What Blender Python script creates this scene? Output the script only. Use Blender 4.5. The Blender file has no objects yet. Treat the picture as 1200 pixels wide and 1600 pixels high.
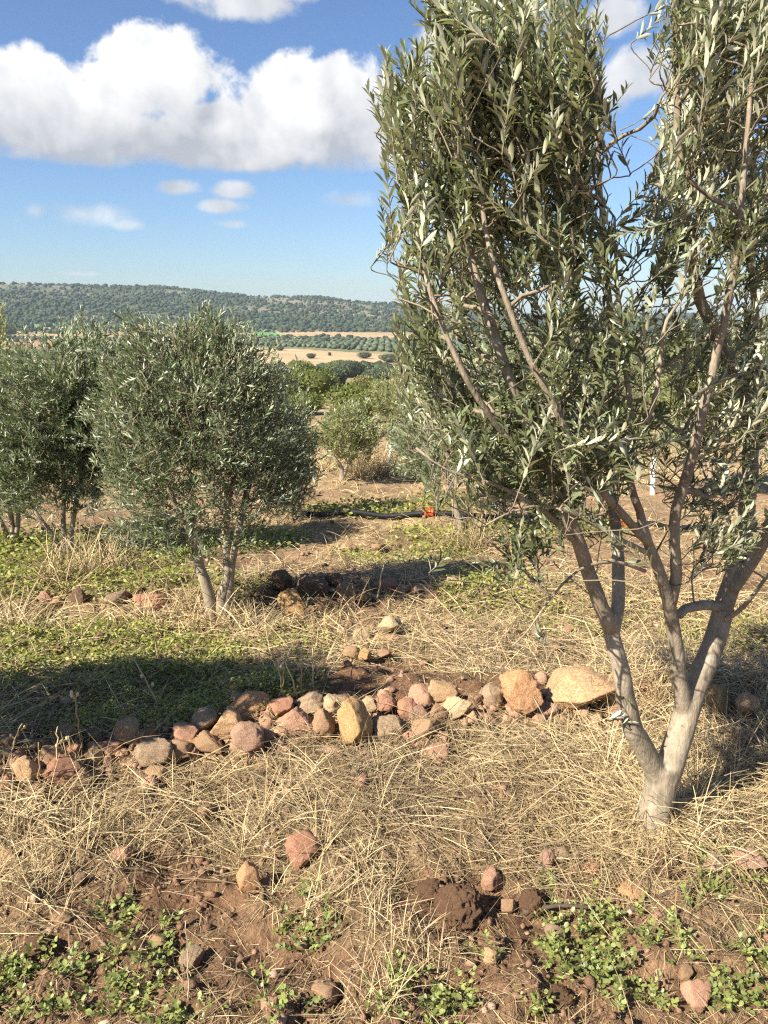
import bpy, math, random
import numpy as np
from mathutils import Vector, Matrix

R = math.radians
sc = bpy.context.scene
COL = sc.collection
rng = np.random.default_rng(7)

# ------------------------------------------------------------------ camera
EYE, PITCH, FPX = 1.6, R(14.5), 1202.0          # eye height, downward tilt, focal length in photo pixels
cam_d = bpy.data.cameras.new('camera')
cam = bpy.data.objects.new('camera', cam_d)
COL.objects.link(cam)
cam.location = (0, 0, EYE)
cam.rotation_euler = (R(90) - PITCH, 0, 0)
cam_d.sensor_fit = 'VERTICAL'
cam_d.sensor_height = 24.0
cam_d.sensor_width = 18.0
cam_d.lens = 24.0 * FPX / 1600.0
cam_d.clip_start = 0.05
cam_d.clip_end = 20000
sc.camera = cam

# ------------------------------------------------------------------ sun, exposure
SUN_EL = R(40)
SUN_H = np.array([-0.80, -0.60])                # the sun stands behind the camera, to the left
SUN_AZ = math.atan2(SUN_H[0], SUN_H[1]) % (2 * math.pi)
sun_d = bpy.data.lights.new('sun', 'SUN')
sun_d.energy = 5.0
sun_d.angle = R(0.5)
sun_d.color = (1.0, 0.94, 0.82)
sun = bpy.data.objects.new('sun', sun_d)
COL.objects.link(sun)
sdir = Vector((SUN_H[0] * math.cos(SUN_EL), SUN_H[1] * math.cos(SUN_EL), math.sin(SUN_EL)))
sun.rotation_euler = sdir.to_track_quat('Z', 'Y').to_euler()
sun.location = (-8, -6, 12)
sc.view_settings.view_transform = 'Standard'
sc.view_settings.look = 'None'
sc.view_settings.gamma = 1.0
sc.view_settings.use_curve_mapping = False
sc.view_settings.exposure = 1.36
sc.cycles.max_bounces = 6
sc.cycles.diffuse_bounces = 2
sc.cycles.glossy_bounces = 2
sc.cycles.transmission_bounces = 3
sc.cycles.transparent_max_bounces = 4
sc.cycles.use_denoising = False
sc.cycles.pixel_filter_type = 'BLACKMAN_HARRIS'
sc.cycles.filter_width = 1.25
sc.cycles.sample_clamp_indirect = 4.0


def pdir(px, py):
    """world direction of a photo pixel"""
    a = (np.asarray(px, float) - 600.0) / FPX
    b = (800.0 - np.asarray(py, float)) / FPX
    cp, sp = math.cos(PITCH), math.sin(PITCH)
    return np.stack([a, cp + b * sp, -sp + b * cp], -1)


def at(px, py, Y):
    d = pdir(px, py)
    return np.array([0, 0, EYE]) + d * (np.asarray(Y, float) / d[..., 1])[..., None]


def proj(p):
    p = np.asarray(p, float)
    cp, sp = math.cos(PITCH), math.sin(PITCH)
    q = p - np.array([0, 0, EYE])
    f = np.maximum(q[..., 1] * cp - q[..., 2] * sp, 1e-3)
    u = q[..., 1] * sp + q[..., 2] * cp
    return 600 + FPX * q[..., 0] / f, 800 - FPX * u / f, f


def pxsize(p):
    return FPX / proj(p)[2]


# ------------------------------------------------------------------ world: sky with cumulus
wd = bpy.data.worlds.new('World')
sc.world = wd
wd.use_nodes = True
wt = wd.node_tree
for n in list(wt.nodes):
    wt.nodes.remove(n)


def N(tree, typ, **kw):
    n = tree.nodes.new(typ)
    for k, v in kw.items():
        setattr(n, k, v)
    return n


def setin(tree, sock, v):
    if isinstance(v, bpy.types.NodeSocket):
        tree.links.new(v, sock)
    else:
        sock.default_value = v


def M(tree, op, a, b=None, c=None, clamp=False):
    n = N(tree, 'ShaderNodeMath', operation=op, use_clamp=clamp)
    for i, v in enumerate((a, b, c)):
        if v is not None:
            setin(tree, n.inputs[i], v)
    return n.outputs[0]


def ramp(tree, v, a, b, lo=0.0, hi=1.0, smooth=True):
    n = N(tree, 'ShaderNodeMapRange', interpolation_type='SMOOTHSTEP' if smooth else 'LINEAR')
    for i, x in enumerate((v, a, b, lo, hi)):
        setin(tree, n.inputs[i], x)
    return n.outputs[0]


def noise(tree, vec, scale, detail=4.0, rough=0.55, dist=0.0):
    n = N(tree, 'ShaderNodeTexNoise')
    if vec is not None:
        tree.links.new(vec, n.inputs['Vector'])
    n.inputs['Scale'].default_value = scale
    n.inputs['Detail'].default_value = detail
    n.inputs['Roughness'].default_value = rough
    n.inputs['Distortion'].default_value = dist
    return n.outputs[0]


def mixc(tree, f, a, b, blend='MIX'):
    n = N(tree, 'ShaderNodeMix', data_type='RGBA', blend_type=blend)
    setin(tree, n.inputs[0], f)
    setin(tree, n.inputs[6], a)
    setin(tree, n.inputs[7], b)
    return n.outputs[2]


SKY_STRENGTH = 0.05
sky = N(wt, 'ShaderNodeTexSky', sky_type='NISHITA', sun_disc=False)
sky.sun_elevation = SUN_EL
sky.sun_rotation = SUN_AZ
sky.air_density = 1.0
sky.dust_density = 0.6
sky.ozone_density = 2.0
tc = N(wt, 'ShaderNodeTexCoord')
gen = tc.outputs['Generated']
sx = N(wt, 'ShaderNodeSeparateXYZ')
wt.links.new(gen, sx.inputs[0])
X_, Y_, Z_ = sx.outputs
U = M(wt, 'ARCTAN2', X_, Y_)
hyp = M(wt, 'SQRT', M(wt, 'ADD', M(wt, 'MULTIPLY', X_, X_), M(wt, 'MULTIPLY', Y_, Y_)))
V = M(wt, 'DIVIDE', Z_, M(wt, 'MAXIMUM', hyp, 0.001))


def uv(px, py):
    d = pdir(px, py)
    return math.atan2(d[0], d[1]), d[2] / math.hypot(d[0], d[1])


def blobs(lst):
    out = None
    for px, py, rx, ry in lst:
        u0, v0 = uv(px, py)
        u1 = uv(px + rx, py)[0]
        v1 = uv(px, py - ry)[1]
        dx = M(wt, 'DIVIDE', M(wt, 'SUBTRACT', U, u0), u1 - u0)
        dy = M(wt, 'DIVIDE', M(wt, 'SUBTRACT', V, v0), v1 - v0)
        d = M(wt, 'SUBTRACT', 1.0, M(wt, 'SQRT', M(wt, 'MULTIPLY_ADD', dx, dx, M(wt, 'MULTIPLY', dy, dy))))
        out = d if out is None else M(wt, 'SMOOTH_MAX', out, d, 0.3)
    return out


n_big = noise(wt, gen, 9.0, 7.0, 0.58, 0.2)
n_fine = noise(wt, gen, 26.0, 6.0, 0.6, 0.3)
off = N(wt, 'ShaderNodeVectorMath', operation='ADD')
wt.links.new(gen, off.inputs[0])
off.inputs[1].default_value = (-0.016, 0.0, 0.020)
n_off = noise(wt, off.outputs[0], 13.0, 4.0, 0.48, 0.2)
n_mid = noise(wt, gen, 13.0, 4.0, 0.48, 0.2)
wob = M(wt, 'ADD', M(wt, 'MULTIPLY', M(wt, 'SUBTRACT', n_big, 0.5), 0.9), M(wt, 'MULTIPLY', M(wt, 'SUBTRACT', n_fine, 0.5), 0.95))

main_l = [(245, 115, 105, 80), (40, 165, 105, 88), (140, 200, 120, 70), (500, 175, 125, 90), (405, 222, 80, 50), (335, 190, 55, 38),
          (300, 222, 140, 50), (590, 205, 70, 60), (-90, 170, 130, 95), (680, 215, 90, 80)]
small_l = [(275, 293, 48, 20), (365, 298, 42, 18), (345, 322, 50, 16)]
wisp_l = [(130, 335, 95, 26), (200, 352, 40, 14), (545, 312, 52, 20), (60, 330, 30, 18), (365, 350, 30, 10), (120, 428, 40, 8)]
top_l = [(395, 5, 105, 42), (330, -30, 120, 60), (470, -30, 60, 50), (770, 40, 110, 90), (700, 100, 70, 90), (900, 150, 90, 60),
         (1010, 110, 70, 50), (960, 20, 60, 40)]
_, vb = uv(330, 262)
d_main = M(wt, 'ADD', blobs(main_l), wob)
d_main = M(wt, 'SUBTRACT', d_main, M(wt, 'MULTIPLY', M(wt, 'MAXIMUM', M(wt, 'SUBTRACT', M(wt, 'MULTIPLY_ADD', n_mid, 0.02, vb - 0.010), V), 0.0), 34.0))
hi_ = ramp(wt, V, vb, vb + 0.07, 0.45, 0.10)
a_main = ramp(wt, d_main, -0.16, hi_)
d_small = M(wt, 'ADD', blobs(small_l), wob)
d_wisp = M(wt, 'ADD', blobs(wisp_l), M(wt, 'MULTIPLY', wob, 1.2))
d_top = M(wt, 'ADD', blobs(top_l), wob)
a_small = ramp(wt, d_small, 0.05, 0.6, 0.0, 0.85)
a_wisp = ramp(wt, d_wisp, 0.1, 0.95, 0.0, 0.62)
a_top = ramp(wt, d_top, 0.05, 0.50, 0.0, 0.95)
# the same broken cumulus goes on round the rest of the sky
flat = N(wt, 'ShaderNodeVectorMath', operation='DIVIDE')
cmb = N(wt, 'ShaderNodeCombineXYZ')
zz = M(wt, 'ADD', M(wt, 'MAXIMUM', Z_, 0.0), 0.18)
for i in range(3):
    wt.links.new(zz, cmb.inputs[i])
wt.links.new(gen, flat.inputs[0])
wt.links.new(cmb.outputs[0], flat.inputs[1])
n_gen = noise(wt, flat.outputs[0], 1.1, 8.0, 0.55, 0.1)
inview = M(wt, 'MULTIPLY', ramp(wt, M(wt, 'ABSOLUTE', U), 0.50, 0.62, 1.0, 0.0), ramp(wt, V, 0.42, 0.55, 1.0, 0.0))
a_gen = M(wt, 'MULTIPLY', M(wt, 'MULTIPLY', ramp(wt, n_gen, 0.57, 0.67), ramp(wt, V, 0.08, 0.2)), M(wt, 'SUBTRACT', 1.0, inview))
# a cumulus is white where it faces the sun (up, left) and grey underneath
relief = M(wt, 'MULTIPLY', M(wt, 'SUBTRACT', n_mid, n_off), 1.05)
hgt = ramp(wt, M(wt, 'ADD', V, M(wt, 'MULTIPLY', M(wt, 'SUBTRACT', n_big, 0.5), 0.10)), vb - 0.01, vb + 0.115, 0.0, 1.0)
lum_main = M(wt, 'ADD', M(wt, 'MULTIPLY_ADD', hgt, 0.56, 0.38), relief)
lum_main = M(wt, 'MAXIMUM', M(wt, 'MINIMUM', lum_main, 0.95), 0.40)
lum_oth = M(wt, 'MAXIMUM', M(wt, 'MINIMUM', M(wt, 'ADD', 0.66, relief), 0.92), 0.42)


def cloudcol(l):
    r = N(wt, 'ShaderNodeValToRGB')
    r.color_ramp.elements[0].position = 0.28
    r.color_ramp.elements[0].color = (0.33, 0.365, 0.43, 1)
    r.color_ramp.elements[1].position = 0.95
    r.color_ramp.elements[1].color = (0.90, 0.90, 0.90, 1)
    e = r.color_ramp.elements.new(0.55)
    e.color = (0.57, 0.59, 0.63, 1)
    wt.links.new(l, r.inputs[0])
    s = N(wt, 'ShaderNodeVectorMath', operation='SCALE')
    wt.links.new(r.outputs[0], s.inputs[0])
    s.inputs[3].default_value = 0.47 / SKY_STRENGTH
    return s.outputs[0]


cm, co = cloudcol(lum_main), cloudcol(lum_oth)
tint = N(wt, 'ShaderNodeVectorMath', operation='MULTIPLY')
wt.links.new(sky.outputs[0], tint.inputs[0])
tint.inputs[1].default_value = (0.86, 1.0, 1.22)
c = mixc(wt, a_gen, tint.outputs[0], co)
for a_ in (a_wisp, a_small, a_top):
    c = mixc(wt, a_, c, co)
c = mixc(wt, a_main, c, cm)
bg = N(wt, 'ShaderNodeBackground')
wt.links.new(c, bg.inputs[0])
bg.inputs[1].default_value = SKY_STRENGTH
wo = N(wt, 'ShaderNodeOutputWorld')
wt.links.new(bg.outputs[0], wo.inputs[0])
wd.cycles.sampling_method = 'MANUAL'
wd.cycles.sample_map_resolution = 512


# ------------------------------------------------------------------ numpy noise
def _h(ix, iy, iz, seed):
    h = (ix.astype(np.int64) * 374761393 + iy.astype(np.int64) * 668265263 + iz.astype(np.int64) * 2147483647 + seed * 974634721) & 0xFFFFFFFF
    h = ((h ^ (h >> 13)) * 1274126177) & 0xFFFFFFFF
    h = (h ^ (h >> 16)) & 0xFFFFFF
    return h / float(0xFFFFFF)


def vn2(x, y, seed=0):
    x, y = np.asarray(x, float), np.asarray(y, float)
    ix, iy = np.floor(x), np.floor(y)
    fx, fy = x - ix, y - iy
    fx, fy = fx * fx * (3 - 2 * fx), fy * fy * (3 - 2 * fy)
    z = np.zeros_like(ix)
    a, b = _h(ix, iy, z, seed), _h(ix + 1, iy, z, seed)
    c_, d = _h(ix, iy + 1, z, seed), _h(ix + 1, iy + 1, z, seed)
    return (a + (b - a) * fx) * (1 - fy) + (c_ + (d - c_) * fx) * fy - 0.5


def fb2(x, y, seed=0, octs=3):
    s, a = 0, 1.0
    for i in range(octs):
        s = s + a * vn2(x * 2 ** i + 3.7 * i, y * 2 ** i - 1.3 * i, seed + i)
        a *= 0.5
    return s


def vn3(p, seed=0):
    i = np.floor(p)
    f = p - i
    f = f * f * (3 - 2 * f)
    out = 0
    for dx in (0, 1):
        for dy in (0, 1):
            for dz in (0, 1):
                w = (f[:, 0] if dx else 1 - f[:, 0]) * (f[:, 1] if dy else 1 - f[:, 1]) * (f[:, 2] if dz else 1 - f[:, 2])
                out = out + w * _h(i[:, 0] + dx, i[:, 1] + dy, i[:, 2] + dz, seed)
    return out - 0.5


def sst(a, b, x):
    t = np.clip((x - a) / (b - a), 0, 1)
    return t * t * (3 - 2 * t)


# ------------------------------------------------------------------ the lie of the land
_BY = np.array([-6000, -30, 0, 2.4, 3.0, 4.6, 7.2, 11.7, 20, 40, 100, 200, 350, 600, 1250, 7000])
_BZ = np.array([20, 1.0, 0, 0.0, -0.03, -0.28, -0.55, -0.9, -1.6, -3.2, -8.0, -16, -25, -26.5, -27, -27])
_RPX = np.array([-700, -200, 0, 100, 250, 330, 400, 500, 560, 620, 700, 830, 950, 1010, 1060, 1100, 1150, 1300, 1900])
_RPY = np.array([455, 448, 443, 446, 449, 457, 464, 465, 472, 476, 484, 492, 497, 495, 489, 492, 503, 500, 480])
_az = np.array([uv(a, b)[0] for a, b in zip(_RPX, _RPY)])
_el = np.array([uv(a, b)[1] for a, b in zip(_RPX, _RPY)])


def clodamp(x, y):
    r = np.hypot(x, y)
    return sst(16.0, 5.0, r)


def H(x, y, micro=True):
    x, y = np.asarray(x, float), np.asarray(y, float)
    r = np.hypot(x, y)
    z = np.interp(y, _BY, _BZ)
    az = np.arctan2(x, y)
    crest = np.interp(az, _az, _el)
    rc = np.where(az > 0.03, 2900.0, 2000.0) * 1.0
    rc = 2000 + 900 * sst(-0.02, 0.12, az)
    front = sst(1.45, 1.1, np.abs(az))
    top = EYE + rc * crest + 27.0
    up = sst(1150.0, 1.0, r) if False else np.clip((r - 1180.0) / (rc - 1180.0), 0, 1)
    prof = up * up * (3 - 2 * up) * 0.55 + up * 0.45
    down = 1 - 0.75 * sst(0, 1, (r - rc) / 1600.0)
    gull = 1 + 0.26 * fb2(x / 330.0, y / 330.0, 41, 3) * sst(0.0, 0.35, up) * sst(1.0, 0.75, up)
    z = z + front * top * prof * down * gull
    z = z + 2.0 * fb2(x / 240.0, y / 240.0, 5, 2) * sst(60, 400, r)
    z = z + 0.35 * fb2(x / 9.0, y / 9.0, 11, 2) * sst(5, 40, r)
    # the low bank that the row of stones lies on, and the second one by the left tree
    lx = (x + 1.55) / 2.6
    yb = np.interp(x, [-2.2, -1.3, -0.6, 0.0, 0.9, 2.0], [2.35, 2.55, 2.95, 3.05, 3.2, 3.2])
    z = z + 0.07 * np.exp(-((y - yb) / 0.22) ** 2) * sst(4.0, 2.0, np.abs(x))
    z = z + 0.10 * np.exp(-((y - 5.15) / 0.35) ** 2) * sst(4.5, 2.5, np.abs(x + 0.9))
    if micro:
        amp = clodamp(x, y)
        z = z + amp * (0.075 * fb2(x * 2.2, y * 2.2, 1, 2) + 0.05 * fb2(x * 6.0, y * 6.0, 2, 2) + 0.040 * fb2(x * 17.0, y * 17.0, 3, 3))
        z = z + 0.10 * fb2(x * 1.4, y * 1.4, 9, 3) * sst(4.5, 6.5, y) * sst(30, 12, r)
    return z


def ground(px, py):
    """where the sight line through a photo pixel meets the ground"""
    d = pdir(px, py)
    sh = d.shape[:-1]
    d = d.reshape(-1, 3)
    ts = np.concatenate([np.arange(1.0, 12, 0.03), 12 * 1.02 ** np.arange(0, 300)])
    P = np.array([0, 0, EYE])[None, None] + d[:, None, :] * ts[None, :, None]
    below = P[..., 2] < H(P[..., 0], P[..., 1])
    k = np.argmax(below, 1)
    k = np.where(below.any(1), k, len(ts) - 1)
    k = np.maximum(k, 1)
    a, b = ts[k - 1], ts[k]
    for _ in range(14):
        m = (a + b) / 2
        p = np.array([0, 0, EYE]) + d * m[:, None]
        bl = p[:, 2] < H(p[:, 0], p[:, 1])
        b = np.where(bl, m, b)
        a = np.where(bl, a, m)
    p = np.array([0, 0, EYE]) + d * ((a + b) / 2)[:, None]
    return p.reshape(sh + (3,))


# ------------------------------------------------------------------ mesh helpers
def mk_mesh(name, verts, faces, attrs=None, smooth=False, cols=None):
    """verts (n,3); faces: list of index arrays (m,k)"""
    me = bpy.data.meshes.new(name)
    verts = np.asarray(verts, np.float32)
    faces = [np.asarray(f, np.int32) for f in faces if len(f)]
    me.vertices.add(len(verts))
    me.vertices.foreach_set('co', verts.ravel())
    nl = sum(f.size for f in faces)
    nf = sum(len(f) for f in faces)
    me.loops.add(nl)
    me.loops.foreach_set('vertex_index', np.concatenate([f.ravel() for f in faces]))
    me.polygons.add(nf)
    starts, s = [], 0
    for f in faces:
        starts.append(s + np.arange(len(f)) * f.shape[1])
        s += f.size
    me.polygons.foreach_set('loop_start', np.concatenate(starts).astype(np.int32))
    if smooth:
        me.polygons.foreach_set('use_smooth', np.ones(nf, bool))
    for k, v in (attrs or {}).items():
        at_ = me.attributes.new(k, 'FLOAT', 'POINT')
        at_.data.foreach_set('value', np.asarray(v, np.float32))
    for k, v in (cols or {}).items():
        v = np.asarray(v, np.float32)
        at_ = me.attributes.new(k, 'FLOAT_COLOR', 'POINT')
        at_.data.foreach_set('color', np.concatenate([v, np.ones((len(v), 1), np.float32)], 1).ravel())
    me.update(calc_edges=True)
    return me


class MB:
    def __init__(self):
        self.v, self.f, self.a, self.n = [], {}, [], 0

    def add(self, v, faces, a=0.0):
        v = np.asarray(v, float)
        for f in faces:
            f = np.asarray(f, int)
            if len(f):
                self.f.setdefault(f.shape[1], []).append(f + self.n)
        self.v.append(v)
        self.a.append(np.broadcast_to(np.asarray(a, float), (len(v),)))
        self.n += len(v)

    def mesh(self, name, origin=(0, 0, 0), smooth=True):
        v = np.concatenate(self.v) - np.asarray(origin)
        return mk_mesh(name, v, [np.concatenate(f) for f in self.f.values()], {'rnd': np.concatenate(self.a)}, smooth)


def obj(name, me, mat=None, parent=None, loc=None, kind=None):
    o = bpy.data.objects.new(name, me)
    COL.objects.link(o)
    if mat is not None and me is not None and not me.materials:
        me.materials.append(mat)
    if parent is not None:
        o.parent = parent
    if loc is not None:
        o.location = loc
    if kind:
        o['kind'] = kind
    return o


def tag(o, label, cat, group=None):
    o['label'], o['category'] = label, cat
    if group:
        o['group'] = group
    return o


def thing(name, loc, label, cat, group=None):
    return tag(obj(name, None, loc=[float(q) for q in loc]), label, cat, group)


def copy_thing(root, loc, rotz, scale, label, group=None):
    r = root.copy()
    COL.objects.link(r)
    r.location = [float(q) for q in loc]
    r.rotation_euler = (0, 0, rotz)
    r.scale = (scale,) * 3
    r['label'] = label
    if group:
        r['group'] = group
    for ch in list(root.children):
        k = ch.copy()
        COL.objects.link(k)
        k.parent = r
    return r


def norm(v):
    return v / np.maximum(np.linalg.norm(v, axis=-1, keepdims=True), 1e-9)


def tube(pts, rad, sides=6, cap=True):
    pts = np.asarray(pts, float)
    n = len(pts)
    rad = np.broadcast_to(np.asarray(rad, float), (n,))
    t = norm(np.gradient(pts, axis=0))
    ref = np.array([0.0, 0, 1]) if abs(t[0, 2]) < 0.9 else np.array([1.0, 0, 0])
    u = np.zeros((n, 3))
    a = np.cross(t[0], ref)
    for i in range(n):
        a = a - t[i] * a.dot(t[i])
        a = a / (np.linalg.norm(a) + 1e-9)
        u[i] = a
    w = np.cross(t, u)
    ang = np.linspace(0, 2 * np.pi, sides, endpoint=False)
    v = pts[:, None] + rad[:, None, None] * (np.cos(ang)[None, :, None] * u[:, None] + np.sin(ang)[None, :, None] * w[:, None])
    v = v.reshape(-1, 3)
    i = np.arange(n - 1)[:, None] * sides
    j = np.arange(sides)[None]
    k = (j + 1) % sides
    q = np.stack([i + j, i + k, i + sides + k, i + sides + j], -1).reshape(-1, 4)
    fs = [q]
    if cap:
        fs += [np.arange(sides)[None, ::-1], np.arange(sides)[None] + (n - 1) * sides]
    return v, fs


def crom(pts, step):
    """smooth curve through points, resampled about every step metres; returns points and parameter 0..1"""
    p = np.asarray(pts, float)
    if len(p) == 2:
        p = np.stack([p[0], (p[0] + p[1]) / 2, p[1]])
    e = np.concatenate([[2 * p[0] - p[1]], p, [2 * p[-1] - p[-2]]])
    out = []
    for i in range(len(p) - 1):
        a, b, c_, d = e[i:i + 4]
        m = max(2, int(np.linalg.norm(c_ - b) / step))
        t = np.linspace(0, 1, m, endpoint=False)[:, None]
        out.append(0.5 * (2 * b + (c_ - a) * t + (2 * a - 5 * b + 4 * c_ - d) * t ** 2 + (-a + 3 * b - 3 * c_ + d) * t ** 3))
    out.append(p[-1:])
    q = np.concatenate(out)
    s = np.concatenate([[0], np.cumsum(np.linalg.norm(np.diff(q, axis=0), axis=1))])
    return q, s / s[-1]


def ico(sub):
    t = (1 + 5 ** 0.5) / 2
    v = [(-1, t, 0), (1, t, 0), (-1, -t, 0), (1, -t, 0), (0, -1, t), (0, 1, t), (0, -1, -t), (0, 1, -t), (t, 0, -1), (t, 0, 1), (-t, 0, -1), (-t, 0, 1)]
    f = [(0, 11, 5), (0, 5, 1), (0, 1, 7), (0, 7, 10), (0, 10, 11), (1, 5, 9), (5, 11, 4), (11, 10, 2), (10, 7, 6), (7, 1, 8),
         (3, 9, 4), (3, 4, 2), (3, 2, 6), (3, 6, 8), (3, 8, 9), (4, 9, 5), (2, 4, 11), (6, 2, 10), (8, 6, 7), (9, 8, 1)]
    v = [np.array(q, float) / np.linalg.norm(q) for q in v]
    for _ in range(sub):
        mid, g = {}, []

        def m(a, b):
            k = (min(a, b), max(a, b))
            if k not in mid:
                q = v[a] + v[b]
                v.append(q / np.linalg.norm(q))
                mid[k] = len(v) - 1
            return mid[k]
        for a, b, c_ in f:
            x, y, z = m(a, b), m(b, c_), m(c_, a)
            g += [(a, x, z), (b, y, x), (c_, z, y), (x, y, z)]
        f = g
    return np.array(v), np.array(f)


ICO = [ico(i) for i in range(5)]


# ------------------------------------------------------------------ materials
def material(name):
    m = bpy.data.materials.new(name)
    m.use_nodes = True
    t = m.node_tree
    b = [n for n in t.nodes if n.type == 'BSDF_PRINCIPLED'][0]
    return m, t, b


def attr(t, name, out='Fac'):
    n = N(t, 'ShaderNodeAttribute', attribute_name=name)
    return n.outputs[out]


def crmp(t, f, stops):
    r = N(t, 'ShaderNodeValToRGB')
    e = r.color_ramp.elements
    e[0].position, e[0].color = stops[0][0], (*stops[0][1], 1)
    e[1].position, e[1].color = stops[-1][0], (*stops[-1][1], 1)
    for p, c_ in stops[1:-1]:
        q = e.new(p)
        q.color = (*c_, 1)
    t.links.new(f, r.inputs[0])
    return r.outputs[0]


def bump(t, b, height, strength, dist):
    n = N(t, 'ShaderNodeBump')
    n.inputs['Strength'].default_value = strength
    n.inputs['Distance'].default_value = dist
    t.links.new(height, n.inputs['Height'])
    t.links.new(n.outputs[0], b.inputs['Normal'])
    return n


def leaf_material(name, top, under, trans=0.18, rough=0.42, var=0.35, spec=0.4):
    m, t, b = material(name)
    r = attr(t, 'rnd')
    geo = N(t, 'ShaderNodeNewGeometry')
    c_ = mixc(t, geo.outputs['Backfacing'], (*top, 1), (*under, 1))
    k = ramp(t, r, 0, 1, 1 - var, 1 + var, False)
    s = N(t, 'ShaderNodeVectorMath', operation='SCALE')
    t.links.new(c_, s.inputs[0])
    t.links.new(k, s.inputs[3])
    hs = N(t, 'ShaderNodeHueSaturation')
    t.links.new(s.outputs[0], hs.inputs['Color'])
    t.links.new(ramp(t, M(t, 'FRACT', M(t, 'MULTIPLY', r, 7.31)), 0, 1, 0.475, 0.51, False), hs.inputs['Hue'])
    t.links.new(hs.outputs[0], b.inputs['Base Color'])
    b.inputs['Roughness'].default_value = rough
    b.inputs['Specular IOR Level'].default_value = spec
    tr = N(t, 'ShaderNodeBsdfTranslucent')
    tc_ = N(t, 'ShaderNodeVectorMath', operation='MULTIPLY')
    t.links.new(hs.outputs[0], tc_.inputs[0])
    tc_.inputs[1].default_value = (1.3, 1.5, 0.6)
    t.links.new(tc_.outputs[0], tr.inputs[0])
    mx = N(t, 'ShaderNodeMixShader')
    mx.inputs[0].default_value = trans
    t.links.new(b.outputs[0], mx.inputs[1])
    t.links.new(tr.outputs[0], mx.inputs[2])
    o = [n for n in t.nodes if n.type == 'OUTPUT_MATERIAL'][0]
    t.links.new(mx.outputs[0], o.inputs[0])
    return m


M_LEAF = leaf_material('olive_leaf', (0.125, 0.145, 0.066), (0.46, 0.46, 0.31), 0.10, 0.37, 0.4, 0.5)
M_LEAF2 = leaf_material('olive_leaf_dense', (0.115, 0.148, 0.070), (0.35, 0.38, 0.245), 0.09, 0.38, 0.4, 0.5)
M_LEAF3 = leaf_material('olive_leaf_young', (0.19, 0.21, 0.085), (0.38, 0.40, 0.24), 0.18, 0.45)
M_BUSH = leaf_material('shrub_leaf', (0.125, 0.150, 0.036), (0.14, 0.17, 0.05), 0.15, 0.55, 0.5, 0.2)
M_BUSH2 = leaf_material('olive_far_leaf', (0.085, 0.105, 0.055), (0.14, 0.16, 0.10), 0.1, 0.55, 0.5, 0.2)
M_BUSH3 = leaf_material('yellow_shrub_leaf', (0.17, 0.165, 0.055), (0.15, 0.15, 0.06), 0.15, 0.55, 0.5, 0.2)
M_WEED = leaf_material('weed_leaf', (0.185, 0.215, 0.060), (0.22, 0.25, 0.09), 0.22, 0.45, 0.45)
M_COVER = leaf_material('cover_leaf', (0.22, 0.235, 0.050), (0.25, 0.265, 0.075), 0.22, 0.5, 0.5)


def straw_material(name, a, b_, c_):
    m, t, b = material(name)
    col = crmp(t, attr(t, 'rnd'), [(0, a), (0.5, b_), (1, c_)])
    t.links.new(col, b.inputs['Base Color'])
    b.inputs['Roughness'].default_value = 0.55
    b.inputs['Specular IOR Level'].default_value = 0.3
    return m


M_STRAW = straw_material('straw', (0.125, 0.090, 0.058), (0.335, 0.24, 0.122), (0.60, 0.465, 0.245))
M_STALK = straw_material('stalk', (0.30, 0.20, 0.10), (0.46, 0.34, 0.18), (0.58, 0.46, 0.28))


def bark_material(name, a, b_, scale=1.0):
    m, t, b = material(name)
    tc_ = N(t, 'ShaderNodeTexCoord').outputs['Object']
    mp = N(t, 'ShaderNodeMapping')
    t.links.new(tc_, mp.inputs[0])
    mp.inputs['Scale'].default_value = (1, 1, 0.45)
    n1 = noise(t, mp.outputs[0], 9 * scale, 5, 0.6, 0.4)
    n2 = noise(t, mp.outputs[0], 55 * scale, 4, 0.65, 0.2)
    mp2 = N(t, 'ShaderNodeMapping')
    t.links.new(tc_, mp2.inputs[0])
    mp2.inputs['Scale'].default_value = (1, 1, 0.13)
    n3 = noise(t, mp2.outputs[0], 70 * scale, 4, 0.7, 0.6)
    n4 = noise(t, tc_, 22 * scale, 3, 0.5, 1.2)
    f = M(t, 'ADD', M(t, 'MULTIPLY', n1, 0.45), M(t, 'ADD', M(t, 'MULTIPLY', n2, 0.25), M(t, 'MULTIPLY', n3, 0.30)))
    bc = crmp(t, f, [(0.38, a), (0.5, tuple((x + y) / 2 for x, y in zip(a, b_))), (0.60, b_)])
    bc = mixc(t, ramp(t, n4, 0.60, 0.68, 0, 0.45), bc, (0.36, 0.35, 0.28, 1))
    t.links.new(mixc(t, ramp(t, n4, 0.36, 0.30, 0, 0.5), bc, (0.12, 0.085, 0.055, 1)), b.inputs['Base Color'])
    b.inputs['Roughness'].default_value = 0.75
    b.inputs['Specular IOR Level'].default_value = 0.25
    bump(t, b, M(t, 'ADD', n1, M(t, 'ADD', M(t, 'MULTIPLY', n2, 0.6), n3)), 0.6, 0.007)
    return m


M_BARK = bark_material('olive_bark', (0.17, 0.135, 0.093), (0.38, 0.305, 0.215))
M_TWIG = bark_material('olive_twig', (0.17, 0.13, 0.085), (0.30, 0.24, 0.16), 2)

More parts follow.
